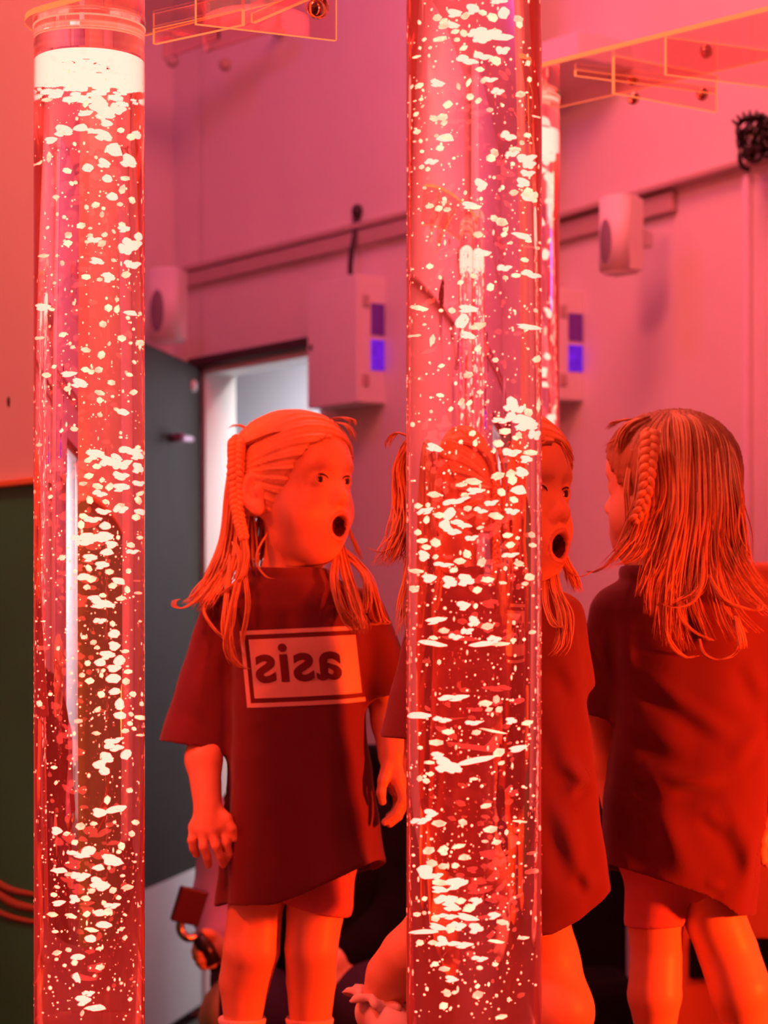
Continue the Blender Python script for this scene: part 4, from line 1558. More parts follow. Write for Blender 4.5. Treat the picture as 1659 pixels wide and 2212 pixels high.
    def cut(D, X, Y, Z):
        zc_ = np.interp(X, [p(490, 0)[0], p(612, 0)[0], p(625, 0)[0], p(770, 0)[0]], [p(0, 1950)[2], p(0, 1944)[2], p(0, 1952)[2], p(0, 1984)[2]])
        return np.maximum(D, (zc_ - Z)).astype(np.float32)
    V2, F2 = B2.mesh(h=.003, post=cut)
    link('shorts', np_mesh('shorts', V2, F2), M_shorts, o)
    # ---------------- hair
    vh, fh = hair_cap(hd, (-.9, -.55, -.05), o, low=-.045)
    link('hair_cap', np_mesh('hair_cap', vh, fh), M_hair, o)
    rng = random.Random(21)
    mb = MB()
    h = hd.w
    G = []
    # long hair hanging behind the ear, down the viewer's left side
    G += [([p(512, 960, .0), p(500, 1060, .01), p(492, 1160, .02), p(470, 1230, .0), p(440, 1280, -.03), p(408, 1308, -.05)], .0035, .0014, 16, .012),
          ([p(520, 980, .01), p(508, 1080, .02), p(502, 1180, .02), p(488, 1240, -.02), p(455, 1290, -.06), p(430, 1325, -.06)], .0035, .0014, 14, .012),
          ([p(545, 1000, .02), p(535, 1110, .03), p(530, 1200, .02), p(528, 1260, -.04)], .0035, .0016, 14, .016),
          ([p(520, 960, .03), p(520, 1080, .05), p(515, 1200, .05), p(500, 1250, .04)], .004, .002, 26, .022),
          ([p(575, 1100, .05), p(580, 1180, .05), p(570, 1250, .04)], .004, .002, 20, .02),
          # curl at the far left
          ([p(470, 1240, -.03), p(430, 1290, -.05), p(400, 1312, -.06), p(380, 1312, -.06), p(376, 1300, -.06), p(388, 1293, -.055)], .0022, .0012, 4, .003),
          ([p(480, 1230, -.02), p(440, 1285, -.04), p(420, 1300, -.05), p(402, 1300, -.05)], .003, .001, 7, .006),
          ([p(450, 1285, -.06), p(440, 1320, -.065), p(465, 1360, -.085), p(492, 1384, -.1)], .0018, .0008, 3, .003),
          # locks in front of the shoulder
          ([p(505, 1170, -.02), p(520, 1210, -.05), p(512, 1270, -.075), p(498, 1340, -.095), p(495, 1400, -.10), p(512, 1435, -.10), p(540, 1446, -.10)], .0028, .0010, 9, .006),
          ([p(520, 1190, -.03), p(530, 1250, -.07), p(535, 1310, -.09), p(525, 1370, -.10), p(520, 1400, -.10)], .0022, .0008, 5, .004),
          ([p(500, 1200, -.02), p(490, 1290, -.07), p(487, 1360, -.095), p(500, 1420, -.10)], .0025, .001, 7, .006),
          # tail of the braid
          ([p(527, 1160, -.05), p(532, 1200, -.06), p(522, 1245, -.07), p(500, 1270, -.07), p(465, 1290, -.06)], .0036, .001, 14, .006),
          # thin wisp curling across the collar
          ([p(578, 1150, -.04), p(556, 1190, -.07), p(556, 1220, -.08), p(575, 1245, -.085), p(598, 1251, -.085)], .0018, .0008, 3, .0015),
          # hair on the far side, falling over the viewer's right shoulder
          ([p(735, 1175, .0), p(748, 1240, -.04), p(765, 1300, -.075), p(780, 1350, -.095), p(775, 1372, -.1)], .003, .001, 10, .010),
          ([p(728, 1190, -.02), p(722, 1250, -.06), p(735, 1310, -.09), p(760, 1350, -.095), p(776, 1374, -.1)], .003, .001, 10, .007),
          ([p(752, 1140, .01), p(768, 1180, .01), p(782, 1215, .005)], .002, .0008, 6, .004),
          ([p(735, 1180, .01), p(770, 1215, -.01), p(798, 1255, -.03), p(820, 1330, -.045), p(826, 1345, -.04), p(805, 1348, -.05)], .0028, .001, 10, .008),
          ([p(745, 1200, .0), p(785, 1240, -.03), p(795, 1290, -.06), p(790, 1330, -.08)], .0025, .001, 8, .007),
          # wisps at the brow
          ([p(715, 905, -.02), p(738, 902, -.03), p(758, 908, -.035), p(764, 922, -.04)], .002, .0008, 8, .006),
          ([p(725, 912, -.03), p(748, 918, -.045), p(762, 935, -.05), p(768, 955, -.05)], .0016, .0006, 6, .004),
          ([p(540, 930, .0), p(515, 918, .01), p(500, 925, .01)], .0014, .0006, 5, .006)]
    # combed strands from the brow back to the braid
    for k in range(64):
        t = k / 63
        a = h(-.030 + .075 * t, .078 - .030 * t + .004, .058 + .022 * math.sin(t * 2.2))
        m1 = h(-.064 + .080 * t, .030 - .02 * t, .070 + .030 * math.sin(t * 2.0))
        m2 = h(-.084 + .055 * t, -.025 - .03 * t, .055 + .022 * t)
        e_ = np.asarray(p(510, 945, -.035 + .03 * t))
        G.append(([a, m1, m2, e_], .0024, .0014, 2, .004))
    strands(mb, G, rng)
    mb.build('hair', [M_hair, M_hair2], o)['kind'] = 'stuff'
    braid(o, [p(512, 940, -.045), p(510, 990, -.05), p(512, 1060, -.05), p(516, 1120, -.05), p(528, 1165, -.052)], .0082, 7)
    # feet
    for x in (522, 668):
        b_ = MB()
        b_.lathe([(.030, z_at(2246, Y0)), (.033, z_at(2225, Y0)), (.036, z_at(2205, Y0)), (.034, z_at(2200, Y0)), (.029, z_at(2215, Y0))], 24, Matrix.Translation((p(x, 0)[0], Y0 + .012, 0)))
        b_.build('sock', M_sock, o)
    return o


# ================= girl on the right, seen from behind
def girl_right():
    Y0 = 3.1
    p = lambda x, y, d=0.0: P(x, y, Y0 + d)
    hd = Head(p(1442, 1050, .0), math.radians(180 + 60), 1.0, -.04)
    B = Blob()
    add_head(B, hd)
    B.cone(p(1442, 1165, .0), p(1440, 1265, -.01), .043, .046, .02)
    B.ell(p(1470, 1400, -.0), (.090, .058, .125), None, .03)
    B.ell(p(1480, 1640, .0), (.082, .060, .14), None, .05)
    B.ell(p(1475, 1830, .0), (.092, .068, .075), None, .05)
    for sx in (1350, 1590):
        B.cone(p(1470, 1300, .0), p(sx, 1325, .0), .036, .034, .03)
    # arm on the viewer's left, bent forward
    B.chain([p(1330, 1335, .0), p(1296, 1520, .02), p(1312, 1640, .06), p(1330, 1740, .075)], [.033, .027, .025, .020], .012)
    yh = .08
    kn = [p(1330 + 8 * k, 1790, yh + .006 * k) for k in range(4)]
    fg = [[kn[k], kn[k] + np.array([.0, .004, -.02]), kn[k] + np.array([.003, .010, -.034])] for k in range(4)]
    hand(B, p(1330, 1740, .075), kn, fg, [p(1345, 1750, yh), p(1358, 1775, yh), p(1362, 1795, yh)], .011, .0066, .02)
    # arm on the viewer's right
    B.chain([p(1610, 1335, .0), p(1680, 1520, .0), p(1682, 1640, -.01), p(1676, 1725, -.02)], [.033, .028, .0255, .020], .012)
    yh = -.02
    kn = [p(1655, 1790, yh - .014), p(1664, 1796, yh - .004), p(1674, 1798, yh + .008), p(1684, 1792, yh + .018)]
    fg = [[kn[0], p(1648, 1818, yh - .018), p(1645, 1840, yh - .014), p(1648, 1860, yh - .006)],
          [kn[1], p(1658, 1826, yh - .006), p(1655, 1848, yh), p(1656, 1866, yh + .004)],
          [kn[2], p(1670, 1826, yh + .008), p(1668, 1848, yh + .010), p(1668, 1862, yh + .012)],
          [kn[3], p(1684, 1816, yh + .020), p(1682, 1834, yh + .020), p(1681, 1846, yh + .020)]]
    hand(B, p(1676, 1725, -.02), kn, fg, [p(1662, 1748, yh), p(1650, 1772, yh + .01), p(1646, 1792, yh + .014)], .0115, .0068, .02)
    # legs
    B.chain([p(1430, 1820, .0), p(1416, 1990, .0), p(1418, 2060, .004), p(1414, 2150, -.010), p(1416, 2240, .0), p(1416, 2270, .0)], [.052, .0395, .0370, .0385, .0270, .0255], .003)
    B.chain([p(1530, 1820, .0), p(1545, 1985, .0), p(1572, 2055, .004), p(1600, 2140, -.012), p(1618, 2240, .0), p(1622, 2270, .0)], [.054, .0430, .0430, .0440, .0300, .0265], .003)
    for x in (1416, 1622):
        B.cone(p(x, 2280, -.006), p(x - 6, 2270, .075), .022, .018, .012)
    base = (p(1500, 0)[0], Y0, Z_PF)
    o = person('person', B, 'girl seen from behind with loose long hair and one braid, right of the nearest tube', base, (p(0, 1240)[2], p(0, 870)[2]))
    head_parts(hd, o)
    sl = [(p(1322, 1325, .0), p(1290, 1545, .012), .034, .0335, 1.0), (p(1600, 1325, .0), p(1690, 1560, .0), .034, .048, .95)]
    c = lambda x0, y0, x1, y1, a, w: (p(x0, y0), p(x1, y1), a * 1.15, w, 1)
    sh = Shirt(Y0,
               [(1222, 1375, 1505), (1245, 1345, 1535), (1275, 1318, 1590), (1315, 1308, 1628), (1370, 1318, 1640), (1430, 1324, 1648), (1500, 1325, 1660), (1600, 1318, 1662), (1700, 1305, 1656), (1800, 1302, 1645), (1900, 1306, 1634), (1990, 1312, 1622)],
               sl, (p(1440, 1236, -.01), .060, .058, 0, 0.02),
               [(1290, 1856), (1330, 1864), (1390, 1880), (1450, 1898), (1500, 1915), (1545, 1940), (1575, 1962), (1625, 1970)],
               [(1290, 1885), (1330, 1890), (1400, 1910), (1460, 1930), (1530, 1946), (1580, 1962), (1625, 1968)],
               [(1222, .045), (1255, .062), (1310, .076), (1400, .084), (1600, .090), (1800, .094), (1990, .098)],
               creases=[c(1345, 1440, 1560, 1585, .009, .013), c(1340, 1560, 1480, 1620, .006, .014), c(1360, 1655, 1420, 1700, .006, .010), c(1410, 1690, 1550, 1672, .007, .011),
                        c(1370, 1655, 1530, 1690, .005, .010), c(1390, 1720, 1475, 1890, .008, .016), c(1545, 1720, 1620, 1890, .006, .014), c(1500, 1740, 1550, 1780, .005, .010),
                        c(1620, 1770, 1585, 1920, .007, .012), c(1430, 1480, 1600, 1530, .004, .014), c(1335, 1330, 1345, 1480, .005, .010), c(1275, 1370, 1310, 1450, .006, .006),
                        c(1590, 1420, 1650, 1520, .006, .014), c(1640, 1560, 1560, 1640, .005, .012), c(1500, 1895, 1545, 1900, .005, .008), c(1330, 1700, 1360, 1830, -.006, .018)],
               folds=(5, .003), seed=8)
    so, V, F = build_shirt(sh, o, M_shirt_red)
    B2 = Blob()
    B2.ell(p(1475, 1830, .0), (.098, .073, .07), None, .02)
    B2.chain([p(1440, 1830, .0), p(1420, 1985, .0)], [.058, .0475], .02)
    B2.chain([p(1520, 1830, .0), p(1535, 1900, .0)], [.058, .0485], .02)

    def cut(D, X, Y, Z):
        zc_ = np.interp(X, [p(1350, 0)[0], p(1472, 0)[0], p(1480, 0)[0], p(1600, 0)[0]], [p(0, 2002)[2], p(0, 1994)[2], p(0, 1944)[2], p(0, 1944)[2]])
        return np.maximum(D, (zc_ - Z)).astype(np.float32)
    V2, F2 = B2.mesh(h=.003, post=cut)
    link('shorts', np_mesh('shorts', V2, F2), M_shorts, o)
    vh, fh = hair_cap(hd, (0, -.2, 1.0), o, low=-.075, stripes=34)
    link('hair_cap', np_mesh('hair_cap', vh, fh), M_hair2, o)  # darker cap paints in the shade between the strands
    rng = random.Random(22)
    mb = MB()
    h = hd.w
    G = []
    # sheet of hair falling from the crown over the back of the head and the shoulders
    cr = h(0, -.01, .108)
    b = -.092
    falls = [
        (1400, 950, 1395, 1060, 1372, 1150, 1345, 1190, 1300, 1240), (1415, 940, 1420, 1060, 1400, 1140, 1372, 1200, 1325, 1225),
        (1430, 940, 1440, 1070, 1420, 1160, 1398, 1230, 1380, 1300), (1450, 935, 1460, 1080, 1440, 1180, 1412, 1260, 1406, 1340),
        (1465, 930, 1472, 1080, 1452, 1200, 1436, 1300, 1432, 1400), (1480, 930, 1482, 1090, 1462, 1220, 1450, 1320, 1450, 1410),
        (1490, 930, 1498, 1090, 1475, 1220, 1466, 1330, 1490, 1420), (1505, 930, 1512, 1080, 1500, 1200, 1498, 1290, 1540, 1400),
        (1515, 930, 1525, 1080, 1520, 1180, 1512, 1270, 1440, 1312), (1525, 930, 1540, 1070, 1534, 1200, 1560, 1320, 1600, 1400),
        (1535, 935, 1552, 1070, 1548, 1200, 1578, 1310, 1640, 1375), (1545, 940, 1562, 1060, 1560, 1180, 1600, 1270, 1680, 1340),
        (1555, 945, 1575, 1060, 1582, 1160, 1608, 1230, 1665, 1300), (1562, 955, 1588, 1060, 1596, 1150, 1612, 1220, 1660, 1280)]
    for i, q in enumerate(falls):
        pts = [cr + (np.asarray(p(q[0], q[1], -.07)) - cr) * .25 + np.array([0, -.012, .004]), p(q[0], q[1], -.080 + .0006 * abs(q[0] - 1480) * .5), p(q[2], q[3], b - .004), p(q[4], q[5], b - .004), p(q[6], q[7], b - .012), p(q[8], q[9], b - .016)]
        G.append((pts, .0032, .0010, 13, .010))
        G.append((pts[:-1], .0036, .002, 10, .013))
    # strands that end in curls near the middle of the back
    G += [([p(1520, 1180, b - .01), p(1515, 1260, b - .02), p(1495, 1300, b - .022), p(1455, 1312, b - .022), p(1425, 1302, b - .02)], .0026, .001, 5, .003),
          ([p(1440, 1300, b - .012), p(1438, 1360, b - .016), p(1455, 1400, b - .018), p(1482, 1420, b - .018), p(1508, 1416, b - .018)], .002, .0008, 6, .004),
          ([p(1468, 1290, b - .012), p(1470, 1330, b - .018), p(1500, 1365, b - .02), p(1550, 1386, b - .02)], .002, .0008, 5, .003),
          ([p(1510, 1380, b - .014), p(1520, 1410, b - .018), p(1545, 1424, b - .02), p(1580, 1418, b - .02), p(1600, 1400, b - .02)], .002, .0008, 5, .003),
          ([p(1590, 1330, b - .014), p(1602, 1380, b - .02), p(1600, 1405, b - .02)], .0028, .0014, 10, .007),
          ([p(1530, 1240, b - .012), p(1560, 1290, b - .02), p(1600, 1310, b - .022), p(1638, 1318, b - .022), p(1648, 1300, b - .02)], .0024, .0009, 7, .004),
          ([p(1400, 1190, b), p(1392, 1250, b - .012), p(1372, 1290, b - .014)], .0016, .0007, 4, .003),
          ([p(1410, 1210, b), p(1404, 1270, b - .012), p(1408, 1340, b - .016)], .0016, .0007, 4, .003),
          ([p(1340, 1180, -.06), p(1318, 1215, -.07), p(1285, 1235, -.07), p(1262, 1232, -.07)], .0018, .0006, 5, .004),
          ([p(1360, 1000, -.05), p(1352, 1060, -.06), p(1356, 1130, -.06), p(1330, 1180, -.06)], .003, .0012, 8, .004),
          # wisps over the forehead
          ([p(1400, 905, -.03), p(1360, 906, -.03), p(1330, 912, -.02), p(1310, 930, .0)], .0022, .0008, 10, .006),
          ([p(1400, 900, -.04), p(1362, 915, -.045), p(1340, 945, -.045), p(1332, 985, -.04)], .0026, .0012, 12, .007),
          ([p(1370, 930, -.04), p(1330, 950, -.03), p(1305, 965, -.01)], .0014, .0006, 5, .006)]
    strands(mb, G, rng)
    mb.build('hair', [M_hair, M_hair2], o)['kind'] = 'stuff'
    braid(o, [p(1402, 925, -.098), p(1404, 960, -.103), p(1400, 1000, -.106), p(1397, 1045, -.108), p(1388, 1090, -.108), p(1370, 1128, -.106)], .0088, 4)
    return o


# ================= girl behind the nearest tube
def girl_mid():
    Y0 = 2.92
    p = lambda x, y, d=0.0: P(x, y, Y0 + d)
    hd = Head(p(1088, 1072, .0), math.radians(52), 1.06, 0.03)
    B = Blob()
    add_head(B, hd)
    B.cone(p(1085, 1195, .015), p(1078, 1280, .02), .043, .046, .02)
    B.ell(p(1090, 1420, .01), (.088, .060, .125), None, .03)
    B.ell(p(1100, 1660, .0), (.085, .062, .14), None, .05)
    B.ell(p(1090, 1860, .01), (.100, .070, .075), None, .05)
    for sx in (980, 1190):
        B.cone(p(1085, 1310, .015), p(sx, 1340, .01), .036, .034, .03)
    B.chain([p(950, 1345, .01), p(915, 1540, .02), p(915, 1650, .03), p(925, 1745, .03)], [.033, .028, .0255, .020], .012)
    yh = .03
    kn = [p(915 + 12 * k, 1800, yh - .004 * k) for k in range(4)]
    fg = [[kn[k], kn[k] + np.array([.0, -.006, -.02]), kn[k] + np.array([.004, -.002, -.036])] for k in range(4)]
    hand(B, p(925, 1745, .03), kn, fg, [p(948, 1755, yh), p(962, 1780, yh - .006), p(964, 1800, yh - .006)], .0115, .0068, .02)
    B.chain([p(1205, 1345, .01), p(1205, 1540, .03), p(1170, 1650, .0), p(1140, 1740, -.06)], [.033, .028, .0255, .020], .012)
    yh = -.07
    kn = [p(1120 + 9 * k, 1792, yh - .004 * k) for k in range(4)]
    fg = [[kn[k], kn[k] + np.array([-.004, -.006, -.02]), kn[k] + np.array([-.008, -.002, -.036])] for k in range(4)]
    hand(B, p(1140, 1740, -.06), kn, fg, [p(1118, 1755, yh), p(1106, 1778, yh - .006), p(1102, 1798, yh - .006)], .0115, .0068, .02)
    # legs: one knee bent forward, the other foot lifted behind on its toes
    B.chain([p(1120, 1900, .01), p(1165, 2080, -.03), p(1192, 2185, -.05), p(1172, 2280, .02), p(1160, 2318, .05)], [.060, .050, .052, .036, .027], .02)
    B.chain([p(1010, 1900, .01), p(955, 2010, .02), p(885, 2065, .03), p(848, 2110, .05), p(826, 2150, .06)], [.058, .046, .036, .033, .024], .02)
    B.chain([p(826, 2150, .06), p(818, 2180, .06), p(850, 2225, .02), p(880, 2262, -.01)], [.024, .025, .022, .017], .012)
    B.cone(p(1160, 2320, .05), p(1150, 2326, -.03), .022, .018, .012)
    base = (p(1080, 0)[0], Y0, Z_PF)
    o = person('person', B, 'girl behind the nearest bubble tube, one eye and open mouth showing past its edge', base, (p(0, 1260)[2], p(0, 890)[2]), hd)
    head_parts(hd, o)
    sl = [(p(935, 1345, .01), p(900, 1600, .005), .034, .050, 1.0), (p(1212, 1330, .012), p(1225, 1480, .03), .030, .036, .95)]
    c = lambda x0, y0, x1, y1, a, w: (p(x0, y0), p(x1, y1), a * 1.15, w, 1)
    sh = Shirt(Y0,
               [(1245, 1020, 1150), (1268, 985, 1185), (1300, 945, 1232), (1340, 930, 1248), (1400, 930, 1256), (1500, 932, 1264), (1600, 932, 1276), (1700, 930, 1288), (1800, 928, 1300), (1900, 924, 1314), (2010, 920, 1322)],
               sl, (p(1082, 1262, .01), .060, .058, 0, -0.03),
               [(900, 1985), (1000, 2005), (1100, 2004), (1180, 1994), (1240, 1968), (1290, 1935), (1330, 1900)],
               [(900, 1960), (1000, 1985), (1100, 1990), (1180, 1975), (1240, 1950), (1290, 1925), (1330, 1890)],
               [(1245, .045), (1275, .062), (1320, .076), (1400, .084), (1600, .092), (1800, .100), (2010, .108)],
               creases=[c(1190, 1540, 1250, 1760, .008, .016), c(1215, 1700, 1262, 1670, .006, .008), c(1185, 1700, 1250, 1900, .009, .014), c(1210, 1640, 1275, 1690, .006, .010), c(1250, 1860, 1270, 1910, .007, .010), c(1200, 1420, 1250, 1500, .005, .012)],
               folds=(6, .004), seed=13)
    build_shirt(sh, o, M_shirt_red)
    B2 = Blob()
    B2.ell(p(1080, 1850, .01), (.103, .078, .07), None, .02)
    B2.chain([p(1120, 1880, .01), p(1140, 1975, -.005)], [.062, .056], .02)
    B2.chain([p(1020, 1880, .01), p(990, 1960, .015)], [.060, .052], .02)
    V2, F2 = B2.mesh(h=.003)
    link('shorts', np_mesh('shorts', V2, F2), M_shorts, o)
    vh, fh = hair_cap(hd, (-.9, -.55, -.05), o, low=-.045, grow=.010)
    link('hair_cap', np_mesh('hair_cap', vh, fh), M_hair, o)
    rng = random.Random(23)
    mb = MB()
    G = [([p(905, 930, .0), p(880, 965, .01), p(862, 1010, .02), p(866, 1080, .02), p(858, 1140, .0), p(842, 1190, -.02), p(815, 1232, -.03)], .0032, .0009, 18, .012),
         ([p(930, 940, .02), p(905, 1020, .03), p(888, 1110, .03), p(876, 1180, .01), p(850, 1225, -.02)], .0036, .0012, 26, .016),
         ([p(890, 945, .0), p(858, 935, .0), p(840, 955, .0), p(836, 972, .0)], .0016, .0006, 5, .004),
         ([p(866, 1150, -.01), p(850, 1180, -.02), p(822, 1193, -.03), p(790, 1180, -.03)], .0016, .0006, 4, .003),
         ([p(960, 1000, .04), p(930, 1110, .05), p(910, 1210, .04), p(895, 1300, .0), p(885, 1380, -.03)], .0036, .0016, 30, .02),
         ([p(905, 1180, .0), p(895, 1260, -.04), p(900, 1340, -.08), p(890, 1400, -.09)], .003, .001, 12, .01),
         # far side: pigtail to the right and lock over the shirt
         ([p(1205, 1170, .02), p(1222, 1215, .02), p(1236, 1250, .01), p(1248, 1285, .0)], .0030, .0010, 14, .008),
         ([p(1205, 1190, .02), p(1226, 1230, .01), p(1252, 1245, .0), p(1285, 1232, -.0)], .0016, .0006, 4, .002),
         ([p(1190, 1200, -.02), p(1200, 1270, -.06), p(1218, 1330, -.09), p(1214, 1390, -.1), p(1196, 1420, -.1)], .0030, .0010, 12, .010),
         ([p(1180, 1220, -.03), p(1180, 1300, -.08), p(1200, 1350, -.1), p(1226, 1352, -.1)], .0024, .0009, 8, .006),
         ([p(1195, 945, -.03), p(1215, 955, -.04), p(1232, 985, -.04), p(1240, 1000, -.04)], .0018, .0006, 6, .004)]
    h = hd.w
    for k in range(64):
        t = k / 63
        a = h(-.030 + .075 * t, .081 - .030 * t, .062 + .022 * math.sin(t * 2.2))
        m1 = h(-.064 + .080 * t, .032 - .02 * t, .076 + .030 * math.sin(t * 2.0))
        m2 = h(-.086 + .055 * t, -.025 - .03 * t, .058 + .022 * t)
        G.append(([a, m1, m2, np.asarray(h(-.086 + .02 * t, -.05, .02))], .0028, .0018, 3, .004))
    strands(mb, G, rng)
    mb.build('hair', [M_hair, M_hair2], o)['kind'] = 'stuff'
    braid(o, [np.asarray(h(-.092, -.05, .03)), np.asarray(h(-.096, -.052, -.03)), np.asarray(h(-.094, -.05, -.09)), np.asarray(h(-.09, -.045, -.12))], .0085, 6)
    # frilly sock on the lifted foot
    b_ = MB()
    ax = np.asarray(p(826, 2150, .06)) - np.asarray(p(818, 2180, .06))
    M = Matrix.Translation(p(822, 2166, .06)) @ Vector(ax).to_track_quat('Z', 'Y').to_matrix().to_4x4()
    n = 60
    rings = []
    for (r0, z, am) in [(.028, -.022, 0), (.0305, -.006, .001), (.031, .004, .002), (.036, .012, .004), (.043, .008, .007), (.047, .0, .008), (.045, -.001, .008), (.036, .008, .004), (.0275, .004, .001)]:
        rings.append([b_.bm.verts.new(M @ Vector(((r0 + am * math.sin(9 * 2 * PI * k / n)) * math.cos(2 * PI * k / n), (r0 + am * math.sin(9 * 2 * PI * k / n)) * math.sin(2 * PI * k / n), z + am * .5 * math.cos(7 * 2 * PI * k / n)))) for k in range(n)])
    for ra_, rb_ in zip(rings[:-1], rings[1:]):
        for k in range(n):
            f = b_.bm.faces.new((ra_[k], ra_[(k + 1) % n], rb_[(k + 1) % n], rb_[k]))
            f.smooth = True
    b_.build('sock', M_sock, o)
    B3 = Blob()
    B3.chain([p(820, 2172, .06), p(818, 2186, .06), p(852, 2228, .02), p(882, 2262, -.01)], [.028, .030, .027, .021], .012)
    V3, F3 = B3.mesh(h=.003)
    so = link('sock', np_mesh('sock', V3, F3), M_sock, o)
    return o


M_shirt_red = M_shirt
girl_left()
girl_right()
girl_mid()


# ================= grown-up crouching behind, in black, filming
def adult():
    Y0 = 4.5
    p = lambda x, y, d=0.0: P(x, y, Y0 + d)
    B = Blob()
    hd = Head(p(660, 1560, .0), 0.5, 1.12, .1)
    add_head(B, hd, False)
    B.cone(p(655, 1680, .02), p(650, 1760, .03), .06, .065, .03)
    B.ell(p(650, 1880, .03), (.19, .12, .24), None, .06)
    B.ell(p(660, 2060, .08), (.19, .15, .16), None, .06)
    B.chain([p(500, 1800, .03), p(480, 1960, -.02), p(470, 2045, -.12)], [.062, .05, .034], .03)
    B.chain([p(800, 1800, .03), p(850, 1980, .0), p(720, 2085, -.12)], [.062, .05, .034], .03)
    yh = -.13
    kn = [p(455, 2072, yh), p(448, 2060, yh - .006), p(446, 2048, yh - .006), p(449, 2036, yh)]
    fg = [[k, k + np.array([-.020, -.014, -.004]), k + np.array([-.012, -.036, -.008]), k + np.array([.008, -.034, -.006])] for k in kn]
    hand(B, p(470, 2048, -.12), kn, fg, [p(468, 2030, yh), p(452, 2018, yh - .02), p(440, 2014, yh - .03)], .018, .0095, .032)
    kn2 = [p(690 + 10 * k, 2115, -.14) for k in range(4)]
    hand(B, p(720, 2085, -.12), kn2, [[k, k + np.array([0, -.012, -.03]), k + np.array([0, -.006, -.055])] for k in kn2], [p(690, 2088, -.13), p(680, 2100, -.14), p(678, 2115, -.14)], .018, .0095, .032)
    B.chain([p(580, 2120, .08), p(520, 2200, -.12), p(560, 2420, .0), p(565, 2540, .03)], [.10, .075, .055, .045], .04)
    B.chain([p(740, 2120, .08), p(800, 2180, -.12), p(770, 2420, .0), p(765, 2540, .03)], [.10, .075, .055, .045], .04)
    base = (p(660, 0)[0], Y0, 0)
    o = person('person', B, 'crouching adult in black clothing half hidden behind the left girl, holding up a filming grip', base, None)
    head_parts(hd, o)
    B2 = Blob()
    B2.ell(p(650, 1880, .03), (.205, .135, .25), None, .06)
    B2.ell(p(665, 2060, .08), (.21, .17, .17), None, .06)
    V, F = B2.mesh(h=.006)
    link('top', np_mesh('top', V, F), M_black, o)
    B2 = Blob()
    B2.chain([p(800, 1800, .03), p(850, 1980, .0), p(750, 2068, -.09)], [.075, .062, .05], .03)
    V, F = B2.mesh(h=.006)
    link('sleeve', np_mesh('sleeve', V, F), M_black, o)
    B2 = Blob()
    B2.chain([p(505, 1795, .03), p(482, 1960, -.02), p(474, 2030, -.10)], [.075, .062, .045], .03)
    V, F = B2.mesh(h=.005)
    t = link('sleeve', np_mesh('sleeve', V, F), M_pink, o)
    t['label'] = 'pale pink sleeve'
    B2 = Blob()
    B2.ell(p(660, 2110, .08), (.19, .16, .12), None, .06)
    B2.chain([p(580, 2120, .08), p(545, 2200, -.12), p(575, 2420, .0), p(575, 2500, .03)], [.115, .088, .068, .06], .04)
    B2.chain([p(740, 2120, .08), p(800, 2180, -.12), p(770, 2420, .0), p(765, 2500, .03)], [.115, .088, .068, .06], .04)
    V, F = B2.mesh(h=.006)
    link('trousers', np_mesh('trousers', V, F), M_purple, o)
    B2 = Blob()
    for x in (565, 768):
        B2.cone(p(x, 2560, .03), p(x, 2566, -.14), .048, .038, .03)
    V, F = B2.mesh(h=.006)
    link('shoes', np_mesh('shoes', V, F), M_black, o)
    # filming grip with a phone
    g = empty('phone_grip', p(446, 2060, -.16), 'dark filming grip with purple phone held by the crouching adult', 'camera grip')
    b_ = MB()
    b_.tube([p(462, 2082, -.165), p(446, 2050, -.165), p(425, 2022, -.17)], [.016, .017, .013], 12)
    b_.build('handle', M_blackgl, g)
    b_ = MB()
    b_.tube(spline([p(425, 2022, -.17), p(405, 2026, -.18), p(390, 2010, -.18), p(392, 1985, -.18), p(402, 1965, -.18)], 14), .009, 10)
    b_.build('arm', M_steel, g)
    b_ = MB()
    Mx = Matrix.Translation(p(409, 1957, -.19)) @ Matrix.Rotation(.30, 4, 'Y') @ Matrix.Rotation(.5, 4, 'Z')
    b_.box((.062, .014, .072), Mx, bevel=.004)
    b_.build('phone', mat('plum_phone', (.07, .015, .05), .35, .1), g)


adult()

# ------------------------------------------------------------------ lights and camera
def area(name, loc, target, size, col, power, shape='DISK'):
    l = bpy.data.lights.new(name, 'AREA')
    l.shape = shape
    l.size = size
    l.color = col
    l.energy = power
    o = bpy.data.objects.new(name, l)
    C.objects.link(o)
    o.location = loc
    o.rotation_euler = (Vector(target) - Vector(loc)).to_track_quat('-Z', 'Y').to_euler()
    return o


RED = (1.0, 0.045, 0.003)


def spot(name, loc, target, ang, size, col, power, blend=.6):
    l = bpy.data.lights.new(name, 'SPOT')
    l.spot_size = math.radians(ang)
    l.spot_blend = blend
    l.shadow_soft_size = size
    l.color = col
    l.energy = power
    o = bpy.data.objects.new(name, l)
    C.objects.link(o)
    o.location = loc
    o.rotation_euler = (Vector(target) - Vector(loc)).to_track_quat('-Z', 'Y').to_euler()
    return o


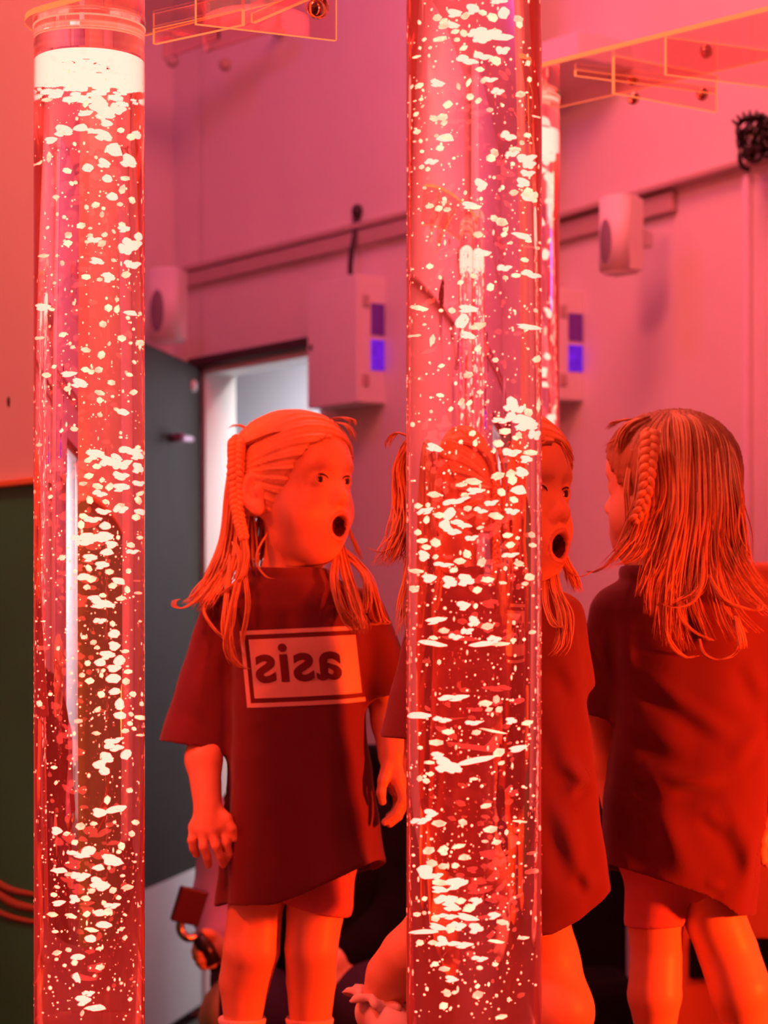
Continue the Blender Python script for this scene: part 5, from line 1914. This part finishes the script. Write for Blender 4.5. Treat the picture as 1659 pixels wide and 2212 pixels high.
spot('added_spot_right', (1.85, 2.3, 1.0), (0.48, 3.1, 0.92), 40, 0.06, RED, 410, .8)  # added red spot without a seen source, brightens the right girl
spot('added_spot_front', (1.05, 1.85, 2.75), (-.12, 3.2, 1.38), 17, 0.06, RED, 145, .8)  # unseen key light added for the left girl's face
spot('added_spot_centre', (1.0, 1.85, 2.7), (0.23, 2.9, 1.36), 13, 0.06, RED, 75, .8)  # added to brighten the middle girl's face, no such fixture seen
spot('added_spot_back', (1.5, 3.3, 2.6), (0.9, 4.5, 0.4), 28, 0.10, RED, 140)  # extra unseen spot put in to brighten the crash mat
spot('added_spot_left', (-1.5, 2.0, 2.4), (-.2, 3.2, .8), 45, 0.10, RED, 130)  # added off-frame spot that lifts the left girl's legs
area('corridor_lamp', W1 @ Vector((t_h + 0.30, -0.55, 2.3)), W1 @ Vector((t_h - 0.8, -0.85, 1.0)), 0.4, (1, 0.99, 0.97), 44).data.spread = math.radians(105)
area('added_pink_fill', (0.15, 4.2, 3.5), (0.0, 6.3, 1.3), 0.8, (1.0, 0.15, 0.14), 40)  # unseen fill added to brighten the back walls
area('added_side_fill', (0.6, 1.0, 3.45), (0.6, 1.0, 0), 0.9, (1.0, 0.10, 0.07), 9)  # added overhead fill for the side walls, source unseen
area('added_salmon_fill', (-1.0, 2.2, 3.4), (-.75, 4.0, 1.9), 0.5, (1.0, 0.15, 0.12), 46)  # unseen fill added to brighten the partition
area('added_violet_fill', (-0.9, 4.6, 3.4), (0.2, 6.0, 2.6), 0.5, (0.5, 0.12, 1.0), 3.0)  # added for a violet tint on the upper back wall, source unseen
wd = bpy.data.worlds.new('red_ambient_fill')  # dim red ambient fill added through the world
bpy.context.scene.world = wd
wd.use_nodes = True
bg = wd.node_tree.nodes['Background']
bg.inputs['Color'].default_value = (0.8, 0.06, 0.035, 1)
bg.inputs['Strength'].default_value = 0.05

cam = bpy.data.cameras.new('camera')
co = bpy.data.objects.new('camera', cam)
C.objects.link(co)
co.location = (0, 0, CZ)
co.rotation_euler = (PI / 2, 0, 0)
cam.sensor_fit = 'VERTICAL'
cam.sensor_height = 36.0
cam.sensor_width = 27.0
cam.lens = 36.0 * FPX / 2212
cam.shift_y = (HZ - 1106) / 2212
cam.dof.use_dof = True
cam.dof.focus_distance = 2.62
cam.dof.aperture_fstop = 6.3
cam.clip_start = 0.05
sc = bpy.context.scene
sc.camera = co
sc.view_settings.view_transform = 'Standard'
sc.view_settings.look = 'None'
sc.view_settings.exposure = 0.0
sc.view_settings.gamma = 1.0
sc.cycles.use_denoising = True
sc.cycles.max_bounces = 14
sc.cycles.transmission_bounces = 14
sc.cycles.glossy_bounces = 6
sc.cycles.diffuse_bounces = 4
sc.cycles.transparent_max_bounces = 8
sc.cycles.sample_clamp_indirect = 6.0
sc.cycles.blur_glossy = 0.5
